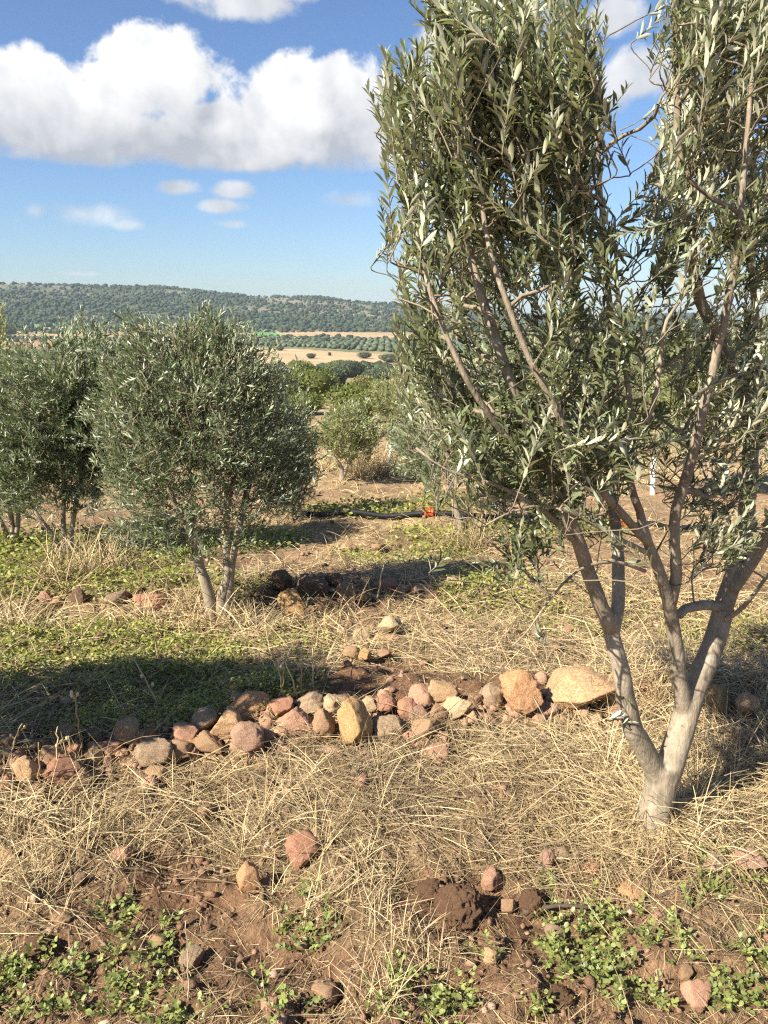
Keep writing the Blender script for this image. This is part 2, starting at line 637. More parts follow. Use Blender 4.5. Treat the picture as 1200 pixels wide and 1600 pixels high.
# stones: colour per stone comes from the object's own colour
M_STONE, t, b = material('stone')
oi = N(t, 'ShaderNodeObjectInfo')
tco = N(t, 'ShaderNodeTexCoord').outputs['Object']
addv = N(t, 'ShaderNodeVectorMath', operation='ADD')
t.links.new(tco, addv.inputs[0])
t.links.new(oi.outputs['Random'], addv.inputs[1])
s1 = noise(t, addv.outputs[0], 16, 6, 0.62, 0.5)
s2 = noise(t, addv.outputs[0], 85, 4, 0.7)
s3 = noise(t, addv.outputs[0], 7, 3, 0.5, 0.8)
k = ramp(t, s1, 0.3, 0.7, 0.62, 1.32)
k = M(t, 'MULTIPLY', k, ramp(t, s2, 0.25, 0.75, 0.75, 1.22))
sc_ = N(t, 'ShaderNodeVectorMath', operation='SCALE')
t.links.new(oi.outputs['Color'], sc_.inputs[0])
t.links.new(k, sc_.inputs[3])
cst = mixc(t, ramp(t, s3, 0.52, 0.66, 0, 0.35), sc_.outputs[0], (0.40, 0.24, 0.12, 1))
cst = mixc(t, ramp(t, s1, 0.60, 0.72, 0, 0.3), cst, (0.50, 0.44, 0.34, 1))
t.links.new(cst, b.inputs['Base Color'])
b.inputs['Roughness'].default_value = 0.9
b.inputs['Specular IOR Level'].default_value = 0.2
bump(t, b, M(t, 'ADD', s1, M(t, 'MULTIPLY', s2, 0.7)), 0.6, 0.03)

M_CLOD, t, b = material('soil_clod')
tco = N(t, 'ShaderNodeTexCoord').outputs['Object']
s1 = noise(t, tco, 30, 6, 0.7, 0.3)
s2 = noise(t, tco, 140, 4, 0.7)
t.links.new(crmp(t, s1, [(0.3, (0.11, 0.061, 0.035)), (0.5, (0.205, 0.118, 0.068)), (0.7, (0.31, 0.19, 0.115))]), b.inputs['Base Color'])
b.inputs['Roughness'].default_value = 0.95
b.inputs['Specular IOR Level'].default_value = 0.1
bump(t, b, M(t, 'ADD', s1, M(t, 'MULTIPLY', s2, 0.6)), 0.9, 0.012)

M_GROUND, t, b = material('ground')
alb = attr(t, 'albedo', 'Color')
obc = N(t, 'ShaderNodeTexCoord').outputs['Object']
g1 = noise(t, obc, 3.0, 8, 0.65, 0.3)
g2 = noise(t, obc, 38.0, 6, 0.7, 0.2)
g3 = noise(t, obc, 150.0, 3, 0.7)
g0 = noise(t, obc, 0.05, 5, 0.6)
k = M(t, 'MULTIPLY', ramp(t, g1, 0.3, 0.7, 0.72, 1.28), ramp(t, g2, 0.28, 0.72, 0.62, 1.40))
k = M(t, 'MULTIPLY', k, ramp(t, g3, 0.3, 0.7, 0.8, 1.2))
k = M(t, 'MULTIPLY', k, ramp(t, g0, 0.3, 0.7, 0.86, 1.14))
sc_ = N(t, 'ShaderNodeVectorMath', operation='SCALE')
t.links.new(alb, sc_.inputs[0])
t.links.new(k, sc_.inputs[3])
t.links.new(sc_.outputs[0], b.inputs['Base Color'])
b.inputs['Roughness'].default_value = 0.95
b.inputs['Specular IOR Level'].default_value = 0.1
bump(t, b, M(t, 'ADD', g2, M(t, 'MULTIPLY', g3, 0.5)), 0.85, 0.02)


def plain(name, col, rough=0.5, spec=0.5):
    m, t, b = material(name)
    tco = N(t, 'ShaderNodeTexCoord').outputs['Object']
    n = noise(t, tco, 30, 4, 0.6)
    s = N(t, 'ShaderNodeVectorMath', operation='SCALE')
    s.inputs[0].default_value = col
    t.links.new(ramp(t, n, 0.3, 0.7, 0.8, 1.15), s.inputs[3])
    t.links.new(s.outputs[0], b.inputs['Base Color'])
    b.inputs['Roughness'].default_value = rough
    b.inputs['Specular IOR Level'].default_value = spec
    return m


M_PIPE = plain('black_plastic', (0.010, 0.010, 0.010), 0.65, 0.3)
M_RED = plain('orange_plastic', (0.75, 0.10, 0.025), 0.4)
M_DEAD = plain('dead_wood', (0.085, 0.062, 0.045), 0.8, 0.2)
M_GUARD = plain('white_plastic', (0.62, 0.60, 0.53), 0.5)

# ------------------------------------------------------------------ cover masks (what grows where), in world space through photo landmarks
GREEN = [(120, 1035, 270, 60, 1.0), (100, 1110, 260, 45, 1.0), (100, 912, 260, 26, .8), (390, 925, 110, 18, .6), (110, 862, 230, 26, 1.0), (360, 845, 120, 20, .8),
         (585, 799, 150, 11, 1.1), (760, 930, 75, 42, .75), (900, 955, 120, 45, .45), (700, 838, 90, 16, .6), (330, 1075, 170, 40, .6), (870, 830, 120, 20, .5),
         (640, 870, 110, 18, .5), (1120, 990, 90, 40, .5), (430, 1120, 60, 20, .3), (-300, 1040, 250, 70, 1), (470, 1010, 60, 30, .3), (700, 780, 60, 8, .5)]
WEED = [(40, 1540, 110, 75, 1), (210, 1515, 70, 70, 1), (190, 1450, 50, 30, .6), (470, 1462, 70, 28, .7), (655, 1555, 90, 55, 1), (830, 1500, 90, 40, .8),
        (950, 1480, 120, 60, 1.1), (880, 1412, 40, 26, .7), (1040, 1430, 50, 26, .5), (1150, 1390, 60, 60, .9), (1160, 1510, 60, 80, 1.0), (700, 1590, 160, 25, .8),
        (960, 1580, 120, 25, .5), (430, 1540, 60, 40, .4), (100, 1600, 200, 25, .8), (1250, 1450, 80, 120, .7), (-120, 1500, 120, 100, .7), (485, 1410, 20, 14, .5)]


def ell(px, py, L):
    o = np.zeros_like(np.asarray(px, float))
    for cx, cy, rx, ry, w in L:
        d = ((px - cx) / rx) ** 2 + ((py - cy) / ry) ** 2
        o = np.maximum(o, w * sst(1.5, 0.4, d))
    return o


def straw_w(px, py, x, y):
    w = np.interp(py, [700, 750, 770, 800, 830, 860, 900, 940, 1000, 1040, 1090, 1140, 1300, 1345, 1400, 1470, 1700],
                  [.8, .8, .5, .55, .65, .5, .55, .8, .8, .66, .62, 1, 1, .85, .62, .56, .52])
    w = w + 0.8 * fb2(x * 1.3, y * 1.3, 21, 2)
    w = w - 0.5 * ell(px, py, GREEN) - 0.72 * ell(px, py, [(560, 1110, 170, 34, 1), (520, 925, 150, 30, .8), (760, 1090, 150, 34, 1), (890, 1085, 95, 40, 1), (330, 1130, 90, 34, 1), (110, 1190, 170, 46, .9)])
    w = w - 0.55 * ell(px, py, [(560, 1060, 60, 22, 1), (620, 1055, 60, 20, .6), (720, 1420, 120, 60, .6), (320, 1380, 110, 50, .6)])
    w = w + 0.5 * ell(px, py, [(560, 1380, 60, 70, 1), (640, 1470, 140, 35, .8), (760, 1200, 260, 90, .7), (520, 1230, 160, 60, .5)])
    return np.clip(w, 0, 1)


def green_w(px, py, x, y):
    return np.clip(ell(px, py, GREEN) * (0.9 + 1.2 * fb2(x * 2.0, y * 2.0, 31, 2)), 0, 1)


# ------------------------------------------------------------------ ground sheet, fields and hills
def in_poly(px, py, poly):
    poly = np.asarray(poly, float)
    ins = np.zeros(px.shape, bool)
    j = len(poly) - 1
    for i in range(len(poly)):
        xi, yi = poly[i]
        xj, yj = poly[j]
        if yi != yj:
            c_ = ((yi > py) != (yj > py)) & (px < (xj - xi) * (py - yi) / (yj - yi) + xi)
            ins ^= c_
        j = i
    return ins


def poly_xy(pts):
    g = ground(np.array([p[0] for p in pts], float), np.array([p[1] for p in pts], float))
    return g[:, :2]


TAN_FIELD = poly_xy([(330, 541), (480, 546), (600, 553), (720, 559), (840, 566), (840, 577), (600, 572), (470, 574), (330, 571)])
TAN_FIELD2 = poly_xy([(430, 517), (520, 518), (640, 521), (720, 525), (720, 530), (560, 528), (440, 526)])
GREEN_FIELD = poly_xy([(395, 516), (428, 516), (446, 524), (440, 527), (395, 526)])
GREEN_FIELD2 = poly_xy([(-60, 503), (115, 504), (110, 511), (40, 512), (-60, 508)])
TAN_FIELD3 = poly_xy([(15, 515), (110, 509), (300, 505), (390, 509), (390, 527), (120, 529), (20, 528)])
RED_FIELD = poly_xy([(-60, 524), (60, 527), (120, 540), (-60, 546)])
GROVE = poly_xy([(330, 524), (440, 528), (560, 531), (640, 533), (760, 538), (760, 556), (600, 550), (480, 543), (330, 538)])
RIGHT_FIELD = poly_xy([(900, 523), (1100, 526), (1250, 528), (1250, 532), (1050, 531), (900, 529)])

aw = np.concatenate([np.radians(np.arange(-180, -44, 6.0)), np.radians(np.arange(-42, 42.01, 0.37)), np.radians(np.arange(48, 180, 6.0))])
rr = np.concatenate([0.25 * 1.05 ** np.arange(0, 20), ])
rad = [0.25]
while rad[-1] < 5200:
    r_ = rad[-1]
    rad.append(r_ * (1.06 if r_ < 1.0 else 1.009 if r_ < 7 else 1.013 if r_ < 40 else 1.022))
rad = np.array(rad)
AA, RR = np.meshgrid(aw, rad)
GX, GY = RR * np.sin(AA), RR * np.cos(AA)
GZ = H(GX, GY)
nr, na = GX.shape
ppx, ppy, pf = proj(np.stack([GX, GY, GZ], -1))
behind = (GY * math.cos(PITCH) - (GZ - EYE) * math.sin(PITCH)) < 0.05
ppx = np.where(behind, -4000, ppx)
ppy = np.where(behind, 2500, ppy)
soil = np.array([0.165, 0.092, 0.052])
soil_red = np.array([0.32, 0.20, 0.118])
strawc = np.array([0.32, 0.235, 0.125])
greenc = np.array([0.13, 0.155, 0.045])
alb = np.broadcast_to(soil, (nr, na, 3)).copy()


def blend(a, c_, w):
    return a + (np.asarray(c_) - a) * np.clip(w, 0, 1)[..., None]


alb = blend(alb, soil_red, sst(3.5, 8, GY) * 0.9)
alb = blend(alb, strawc, straw_w(ppx, ppy, GX, GY) * np.interp(GY, [0, 2, 4, 9, 30], [.25, .5, .65, .95, 1.1]))
alb = blend(alb, greenc, green_w(ppx, ppy, GX, GY) * 0.75)
far = sst(25, 60, RR)
midc = blend(np.broadcast_to(np.array([0.30, 0.22, 0.12]), (nr, na, 3)).copy(), (0.12, 0.13, 0.05), 0.5 + 1.6 * fb2(GX / 14, GY / 14, 51, 3))
alb = alb * (1 - far[..., None]) + midc * far[..., None]
vall = sst(250, 380, RR)
vc = blend(np.broadcast_to(np.array([0.26, 0.20, 0.11]), (nr, na, 3)).copy(), (0.10, 0.12, 0.05), 0.55 + 1.5 * fb2(GX / 90, GY / 60, 52, 3))
alb = alb * (1 - vall[..., None]) + vc * vall[..., None]
hil = sst(1150, 1300, RR)
hc = blend(np.broadcast_to(np.array([0.19, 0.165, 0.112]), (nr, na, 3)).copy(), (0.05, 0.062, 0.03), 0.78 + 1.9 * fb2(GX / 120, GY / 120, 53, 4))
alb = alb * (1 - hil[..., None]) + hc * hil[..., None]
for poly, c_ in ((RED_FIELD, (0.30, 0.17, 0.10)), (TAN_FIELD3, (0.34, 0.245, 0.135)), (GREEN_FIELD2, (0.12, 0.20, 0.07)), (TAN_FIELD2, (0.34, 0.24, 0.13)),
                 (GREEN_FIELD, (0.11, 0.22, 0.06)), (GROVE, (0.17, 0.17, 0.08)), (TAN_FIELD, (0.37, 0.265, 0.15)), (RIGHT_FIELD, (0.38, 0.22, 0.14))):
    mk = in_poly(GX, GY, poly) & (RR > 200) & (~behind)
    st_ = 1 + 0.25 * fb2(GX / 40, GY / 12, 60, 2)
    alb = np.where(mk[..., None], np.asarray(c_)[None, None] * st_[..., None], alb)
ii = np.arange(nr - 1)[:, None] * na
jj = np.arange(na)[None]
kk = (jj + 1) % na
quads = np.stack([ii + jj, ii + na + jj, ii + na + kk, ii + kk], -1).reshape(-1, 4)[:, ::-1]
gv = np.stack([GX, GY, GZ], -1).reshape(-1, 3)
gv = np.concatenate([gv, [[0, 0, float(H(0, 0))]]])
cap = np.stack([np.arange(na), (np.arange(na) + 1) % na, np.full(na, len(gv) - 1)], -1)[:, ::-1]
me = mk_mesh('ground', gv, [quads, cap], None, True, {'albedo': np.concatenate([alb.reshape(-1, 3), [soil]])})
obj('ground', me, M_GROUND, kind='structure')
HAZE_TOP = float(GZ.max()) + 6.0
HAZE_BOTTOM = float(GZ.min()) - 1.0

# ------------------------------------------------------------------ air
M_HAZE = bpy.data.materials.new('haze')
M_HAZE.use_nodes = True
t = M_HAZE.node_tree
for n in list(t.nodes):
    t.nodes.remove(n)
pv = N(t, 'ShaderNodeVolumePrincipled')
pv.inputs['Color'].default_value = (0.70, 0.86, 1.0, 1)
pv.inputs['Density'].default_value = 0.00009
pv.inputs['Anisotropy'].default_value = 0.0
ho = N(t, 'ShaderNodeOutputMaterial')
t.links.new(pv.outputs[0], ho.inputs['Volume'])
bxv = np.array([(x, y, z) for z in (HAZE_BOTTOM, HAZE_TOP) for x, y in ((-5600, -5600), (5600, -5600), (5600, 5600), (-5600, 5600))], float)
me = mk_mesh('haze', bxv, [np.array([(3, 2, 1, 0), (4, 5, 6, 7), (0, 1, 5, 4), (1, 2, 6, 5), (2, 3, 7, 6), (3, 0, 4, 7)])])
obj('haze', me, M_HAZE, kind='stuff')

# ------------------------------------------------------------------ far woods: thousands of small crowns
def crowns(name, pos, size, mat, sub=0, seed=3, squash=0.8):
    g = np.random.default_rng(seed)
    bv, bf = ICO[sub]
    n = len(pos)
    k = len(bv)
    jit = 1 + 0.35 * (g.random((n, k, 1)) - 0.5) * 2
    sc3 = np.stack([size * g.uniform(.85, 1.15, n), size * g.uniform(.85, 1.15, n), size * squash * g.uniform(.85, 1.2, n)], -1)
    v = bv[None] * jit * sc3[:, None] + pos[:, None] + np.array([0, 0, 1]) * (size * squash * 0.75)[:, None, None]
    f = bf[None] + (np.arange(n) * k)[:, None, None]
    me = mk_mesh(name, v.reshape(-1, 3), [f.reshape(-1, 3)], {'rnd': np.repeat(g.random(n), k)}, True)
    return obj(name, me, mat, kind='stuff')


M_WOOD = leaf_material('far_wood', (0.038, 0.052, 0.026), (0.038, 0.052, 0.026), 0.0, 0.8, 0.45, 0.1)
n = 56000
a = rng.uniform(-0.62, 0.62, n)
r = np.sqrt(rng.uniform(1190 ** 2, 2950 ** 2, n))
rc = 2000 + 900 * sst(-0.02, 0.12, a)
x, y = r * np.sin(a), r * np.cos(a)
up = (r - 1180) / (rc - 1180)
keep = (r < rc + 60) & (rng.random(n) < np.clip(0.92 - 0.45 * sst(0.35, 0.8, up) - 1.1 * np.maximum(0, fb2(x / 120, y / 120, 53, 4) * -1.0), 0.15, 1))
x, y = x[keep], y[keep]
crowns('hill_woods', np.stack([x, y, H(x, y)], -1), 1.4 + 3.9 * rng.random(len(x)) ** 1.7, M_WOOD, 0, 4)
# the olive grove in rows on the valley floor
gx, gy = np.meshgrid(np.arange(-320, 330, 6.0), np.arange(560, 1050, 8.0))
gx = (gx + rng.normal(0, .8, gx.shape)).ravel()
gy = (gy + rng.normal(0, .8, gy.shape)).ravel()
k = in_poly(gx, gy, GROVE)
crowns('olive_grove', np.stack([gx[k], gy[k], H(gx[k], gy[k])], -1), rng.uniform(1.7, 2.7, k.sum()), M_BUSH2, 0, 5)
# broken lines of trees between the fields
n = 2600
px_ = rng.uniform(-250, 1400, n)
py_ = rng.choice([500, 503, 507, 513, 528, 533, 560, 580], n) + rng.normal(0, 2.0, n)
g = ground(px_, py_)
k = ~(in_poly(g[:, 0], g[:, 1], TAN_FIELD) | in_poly(g[:, 0], g[:, 1], TAN_FIELD2) | in_poly(g[:, 0], g[:, 1], TAN_FIELD3) | in_poly(g[:, 0], g[:, 1], GREEN_FIELD) | in_poly(g[:, 0], g[:, 1], GREEN_FIELD2)) & (g[:, 1] > 330)
crowns('valley_woods', g[k], rng.uniform(1.6, 3.6, k.sum()), M_WOOD, 0, 6)


# ------------------------------------------------------------------ leaves
_LT = np.array([(0, 0, 0), (.27, -.40, .04), (.27, 0, 0), (.27, .40, .04), (.70, -.46, .01), (.70, 0, -.035), (.70, .46, .01), (1, 0, -.11)])
_LF3 = np.array([(0, 1, 2), (0, 2, 3), (4, 7, 5), (5, 7, 6)])
_LF4 = np.array([(1, 4, 5, 2), (2, 5, 6, 3)])
_ST = np.array([(0, 0, 0), (.45, -.5, .04), (1, 0, -.05), (.45, .5, .04)])
_SF3 = np.array([(0, 1, 2), (0, 2, 3)])


def leaf_arrays(P, D, Nn, L, W, fine):
    """leaf blades: base P, axis D, upper-side normal Nn"""
    S = np.cross(Nn, D)
    T = _LT if fine else _ST
    curl = 1.0
    v = (P[:, None] + D[:, None] * (T[None, :, 0, None] * L[:, None, None]) + S[:, None] * (T[None, :, 1, None] * W[:, None, None])
         + Nn[:, None] * (T[None, :, 2, None] * (L * curl)[:, None, None]))
    n, k = len(P), len(T)
    o = (np.arange(n) * k)[:, None, None]
    fs = [(_LF3[None] + o).reshape(-1, 3), (_LF4[None] + o).reshape(-1, 4)] if fine else [(_SF3[None] + o).reshape(-1, 3)]
    return v.reshape(-1, 3), fs


def hermite(p0, t0, p1, t1, n):
    s = np.linspace(0, 1, n)[:, None]
    return ((2 * s ** 3 - 3 * s ** 2 + 1) * p0 + (s ** 3 - 2 * s ** 2 + s) * t0 + (-2 * s ** 3 + 3 * s ** 2) * p1 + (s ** 3 - s ** 2) * t1)


UP = np.array([0, 0, 1.0])


def grow_tree(root, base, limbs, tips, g, n_sec, n_sub, shoot_len, leaf_len, up_bias, out_bias, mats, fine=True, centre=None, trunk_n=1,
              remesh=0.0, single_leaves=0, gap=0.0075, leaf_w=0.235, sides=(12, 5, 3), skip_low=0.25, twig=1.0, tip_scale=None):
    """limbs: (points, r0, r1) world curves, the first trunk_n of them make the trunk; tips: shoot ends that fill the crown"""
    bark, twigm, leafm = mats
    base = np.asarray(base, float)
    pool_p, pool_r = [], []
    trunk = MB()
    limb_me = []
    for i, (pts, r0, r1) in enumerate(limbs):
        q, s = crom(pts, 0.04 if fine else 0.08)
        rr_ = r0 + (r1 - r0) * s
        if i == 0:
            rr_ = rr_ * (1 + 0.38 * np.exp(-s * len(q) * 0.04 / 0.06))
        q = q + (g.random(q.shape) - .5) * (r0 * 0.16)
        v, fs = tube(q, rr_, sides[0] if r0 > 0.012 else 7)
        if i < trunk_n:
            trunk.add(v, fs)
        else:
            mb = MB()
            mb.add(v, fs)
            limb_me.append(mb)
        m_ = (s > skip_low) if i >= 1 else (s > 0.95)
        pool_p.append(q[m_])
        pool_r.append(rr_[m_])
    to = obj('trunk', trunk.mesh('trunk', base), bark, root)
    if remesh:
        md = to.modifiers.new('join', 'REMESH')
        md.mode = 'VOXEL'
        md.voxel_size = remesh
        md.use_smooth_shade = True
        sm = to.modifiers.new('relax', 'SMOOTH')
        sm.factor, sm.iterations = 0.5, 4
    for mb in limb_me:
        obj('limb', mb.mesh('limb', base), bark, root)
    PP, PR = np.concatenate(pool_p), np.concatenate(pool_r)
    br = MB()
    centre = tips.mean(0) if centre is None else np.asarray(centre, float)

    def attach(tip, frac, rmax, rmin, sd, endt):
        nonlocal PP, PR
        d = np.linalg.norm(PP - tip, axis=1)
        cost = d + 1.3 * np.maximum(0, PP[:, 2] - tip[2] + 0.35 * d)
        k = int(np.argmin(cost))
        p0 = PP[k]
        dist = max(d[k], 0.02)
        r0 = min(rmax, PR[k] * 0.75)
        n = int(np.clip(dist / (0.035 if fine else 0.06), 6 if fine else 3, 18))
        c_ = hermite(p0, norm(tip - p0 + UP * dist * 0.3 + (g.random(3) - .5) * dist * .5) * dist, tip, norm(endt) * dist * 0.7, n)
        c_[1:-1] += (g.random((n - 2, 3)) - .5) * min(0.02, dist * 0.05)
        rr_ = np.linspace(r0, rmin, n)
        v, fs = tube(c_, rr_, sd, False)
        br.add(v, fs)
        PP = np.concatenate([PP, c_[1:]])
        PR = np.concatenate([PR, rr_[1:]])

    order = g.permutation(len(tips))
    for i in order[:n_sec]:
        tp = centre + (tips[i] - centre) * 0.75
        attach(tp, 1, 0.013 * twig, 0.005 * twig, sides[1], UP * up_bias + norm(tp - centre) * out_bias)
    for i in order[n_sec:n_sec + n_sub]:
        tp = centre + (tips[i] - centre) * 0.9
        attach(tp, 1, 0.006 * twig, 0.0028 * twig, sides[2] + 1, UP * up_bias + norm(tp - centre) * out_bias)
    P_, D_, N_, L_, W_ = [], [], [], [], []
    for i in range(len(tips)):
        tip = tips[i]
        sl = shoot_len * g.uniform(.65, 1.25) * (1 if tip_scale is None else tip_scale[i])
        out = tip - centre
        out[2] *= 0.4
        d = norm(UP * up_bias + norm(out) * out_bias + g.normal(0, .42, 3))
        st = tip - d * sl
        attach(st, 1, 0.0035 * twig, 0.0018 * twig, sides[2], d)
        n = 6
        bend = norm(np.cross(d, g.normal(0, 1, 3)))
        s = np.linspace(0, 1, n)
        c_ = st + d * (s * sl)[:, None] + bend * ((s ** 2) * sl * g.uniform(-.15, .35))[:, None] 
        v, fs = tube(c_, np.linspace(0.0018 * twig, 0.0008 * twig, n), sides[2], False)
        br.add(v, fs)
        # opposite pairs of leaves
        m = max(4, int(sl / (gap * 2)))
        ss = np.linspace(0.08, 1.0, m) + g.uniform(-.01, .01, m)
        if g.random() < .3:
            ss = ss[ss > .3]
            m = len(ss)
        pc = np.stack([np.interp(ss, s, c_[:, q]) for q in range(3)], -1)
        a1 = norm(np.cross(d, g.normal(0, 1, 3)))
        b1 = np.cross(d, a1)
        ph = np.arange(m) * (np.pi / 2) + g.normal(0, .35, m)
        for sgn in (0, np.pi):
            rd = a1 * np.cos(ph + sgn)[:, None] + b1 * np.sin(ph + sgn)[:, None]
            ang = np.interp(ss, [0, .8, 1], [.78, .62, .3]) + g.normal(0, .18, m)
            dl = norm(d * np.cos(ang)[:, None] + rd * np.sin(ang)[:, None] + UP * 0.06)
            nn = norm(d * np.sin(ang)[:, None] - rd * np.cos(ang)[:, None] + g.normal(0, .38, (m, 3)))
            nn = norm(nn - dl * (nn * dl).sum(1, keepdims=True))
            L = leaf_len * g.uniform(.7, 1.2, m) * np.interp(ss, [0, .7, 1], [.9, 1.05, .7])
            P_.append(pc)
            D_.append(dl)
            N_.append(nn)
            L_.append(L)
            W_.append(L * leaf_w * g.uniform(.85, 1.2, m))
    P_, D_, N_, L_, W_ = [np.concatenate(q) for q in (P_, D_, N_, L_, W_)]
    bo = obj('twigs', br.mesh('twigs', base), twigm, root, kind='stuff')
    rn = g.random(len(P_))
    if single_leaves:
        mid = P_ + D_ * (L_ * .5)[:, None]
        qx, qy, qf = proj(mid)
        sz = np.where((qx > 5) & (qx < 1195) & (qy > 5) & (qy < 1595), L_ / qf, 0)
        pick = np.argsort(-sz)[:single_leaves]
        lv = []
        for k in range(6):
            v, fs = leaf_arrays(np.zeros((1, 3)), np.array([[1., 0, 0]]), np.array([[0., 0, 1]]), np.ones(1), np.array([leaf_w * (0.85 + .07 * k)]), True)
            m_ = mk_mesh('leaf', v, fs, {'rnd': np.full(8, k / 5)}, True)
            m_.materials.append(leafm)
            lv.append(m_)
        for j, k in enumerate(pick):
            o = bpy.data.objects.new('leaf', lv[j % 6])
            COL.objects.link(o)
            o.parent = root
            S = np.cross(N_[k], D_[k])
            mt = Matrix.Identity(4)
            for c3 in range(3):
                mt[c3][0], mt[c3][1], mt[c3][2] = D_[k][c3] * L_[k], S[c3] * L_[k], N_[k][c3] * L_[k]
                mt[c3][3] = P_[k][c3] - base[c3]
            o.matrix_basis = mt
        mask = np.ones(len(P_), bool)
        mask[pick] = False
        P_, D_, N_, L_, W_, rn = P_[mask], D_[mask], N_[mask], L_[mask], W_[mask], rn[mask]
    v, fs = leaf_arrays(P_, D_, N_, L_, W_, fine)
    me = mk_mesh('foliage', v - base, fs, {'rnd': np.repeat(rn, 8 if fine else 4)}, True)
    obj('foliage', me, leafm, root, kind='stuff')
    return len(P_)


# ------------------------------------------------------------------ the big olive tree at the right
g = np.random.default_rng(11)
tb = ground(np.array([1026.]), np.array([1283.]))[0]
Yb = tb[1]
root = thing('olive_tree', tb, 'tall forked olive tree in the right foreground with tan trunk and silvery green leaves', 'tree', None)


def LB(pts, w0, w1):
    """limb from photo landmarks (x, y, metres behind the trunk base) and widths in photo pixels"""
    p = np.array([at(a_, b_, Yb + c_) for a_, b_, c_ in pts])
    d = proj(p)[2]
    return (p, w0 / FPX * d[0] / 2, w1 / FPX * d[-1] / 2)


limbs = [
    LB([(1020, 1296, 0), (1024, 1262, 0), (1031, 1230, 0), (1037, 1195, .0)], 46, 50),
    LB([(1034, 1225, 0), (1012, 1180, -.02), (990, 1140, -.05), (978, 1090, -.07), (968, 1040, -.08), (957, 990, -.08), (953, 960, -.08)], 36, 25),
    LB([(1036, 1230, 0), (1055, 1170, .01), (1072, 1115, .03), (1095, 1055, .05), (1116, 1000, .08), (1132, 950, .1)], 44, 32),
    LB([(1070, 1120, .03), (1062, 1060, 0), (1055, 1000, -.03), (1047, 950, -.06), (1032, 900, -.1), (1014, 850, -.13), (1000, 800, -.15)], 28, 15),
    LB([(955, 985, -.08), (938, 945, -.1), (924, 905, -.12), (906, 855, -.15), (885, 800, -.18), (858, 735, -.2), (822, 655, -.22), (790, 575, -.22), (762, 490, -.2), (735, 400, -.16), (715, 300, -.1), (705, 190, 0), (700, 70, .1)], 24, 4),
    LB([(957, 992, -.08), (966, 945, -.04), (966, 900, 0), (965, 850, .05), (957, 790, .1), (945, 730, .15), (925, 670, .2), (900, 600, .24), (872, 500, .26), (850, 400, .26), (832, 290, .22), (825, 170, .2), (820, 40, .2)], 22, 4),
    LB([(950, 740, .14), (962, 650, .1), (958, 540, .05), (948, 430, .0), (938, 300, -.02), (930, 160, -.02), (925, 20, 0)], 13, 4),
    LB([(925, 670, .2), (880, 610, .32), (830, 540, .4), (780, 450, .44), (745, 350, .45), (725, 240, .4), (715, 120, .35)], 12, 4),
    LB([(858, 735, -.2), (800, 690, -.3), (745, 620, -.36), (700, 530, -.38), (665, 430, -.36), (645, 320, -.3), (630, 210, -.25)], 12, 4),
    LB([(906, 855, -.15), (850, 800, -.28), (780, 760, -.36), (700, 735, -.4), (650, 700, -.4)], 10, 4),
    LB([(1128, 955, .1), (1148, 900, .13), (1162, 835, .16), (1170, 770, .18), (1172, 690, .18), (1160, 610, .16), (1130, 540, .12), (1095, 470, .08), (1075, 370, .05), (1062, 250, .04), (1055, 110, .05), (1050, -40, .1)], 30, 5),
    LB([(1170, 770, .18), (1180, 690, .24), (1185, 590, .3), (1180, 480, .32), (1165, 360, .32), (1150, 230, .3), (1140, 90, .3), (1135, -40, .3)], 15, 5),
    LB([(1140, 925, .11), (1180, 868, .1), (1212, 800, .05), (1235, 700, 0), (1245, 580, -.05), (1240, 440, -.1), (1235, 300, -.1), (1230, 150, -.1)], 22, 5),
    LB([(1046, 950, -.06), (1056, 900, -.08), (1054, 850, -.1), (1056, 795, -.12), (1074, 740, -.15), (1090, 680, -.18), (1106, 605, -.2), (1122, 540, -.22), (1138, 470, -.24), (1150, 400, -.25), (1160, 300, -.25), (1170, 180, -.25), (1180, 50, -.2)], 19, 5),
    LB([(1014, 850, -.13), (965, 795, -.2), (922, 742, -.25), (893, 690, -.3), (866, 635, -.33), (830, 565, -.35), (795, 480, -.36), (765, 390, -.36), (750, 290, -.34), (745, 180, -.3), (745, 60, -.28)], 14, 4),
    LB([(1000, 800, -.15), (985, 755, -.17), (984, 700, -.18), (988, 655, -.2), (975, 560, -.22), (965, 450, -.22), (960, 340, -.2)], 13, 4),
    LB([(986, 672, -.19), (1012, 655, -.2), (1026, 610, -.22), (1033, 550, -.22), (1042, 500, -.22), (1070, 460, -.2), (1090, 410, -.18), (1100, 330, -.15)], 8, 3),
    LB([(1020, 868, -.12), (960, 838, -.2), (905, 808, -.26), (850, 790, -.32), (800, 800, -.36), (760, 820, -.4)], 9, 3),
    LB([(1008, 892, -.14), (960, 878, -.2), (905, 890, -.26), (860, 935, -.3), (825, 985, -.33), (800, 1010, -.35)], 6, 2.5),
    LB([(1132, 948, .1), (1100, 945, .06), (1070, 952, .0), (1060, 962, -.02)], 18, 14),
    LB([(1125, 975, .09), (1165, 945, .0), (1195, 905, -.05), (1230, 860, -.1)], 9, 4),
]


def poly_tips(poly, n, ylo, yhi, seed, edge=0.0):
    q = np.random.default_rng(seed)
    poly = np.asarray(poly, float)
    lo, hi = poly.min(0), poly.max(0)
    out = []
    while len(out) < n * 1.9:
        p = q.uniform(lo, hi, (n * 2, 2))
        k = in_poly(p[:, 0], p[:, 1], poly)
        out += list(p[k])
    p = np.array(out)
    w_ = at(p[:, 0], p[:, 1], Yb + q.uniform(ylo, yhi, len(p)))
    k = vn3(w_ * np.array([4.2, 4.2, 3.8]), 17) + .5 * vn3(w_ * 9.0, 18) + q.normal(0, .10, len(p))
    return w_[np.argsort(-k)[:n]] if len(w_) > n else w_


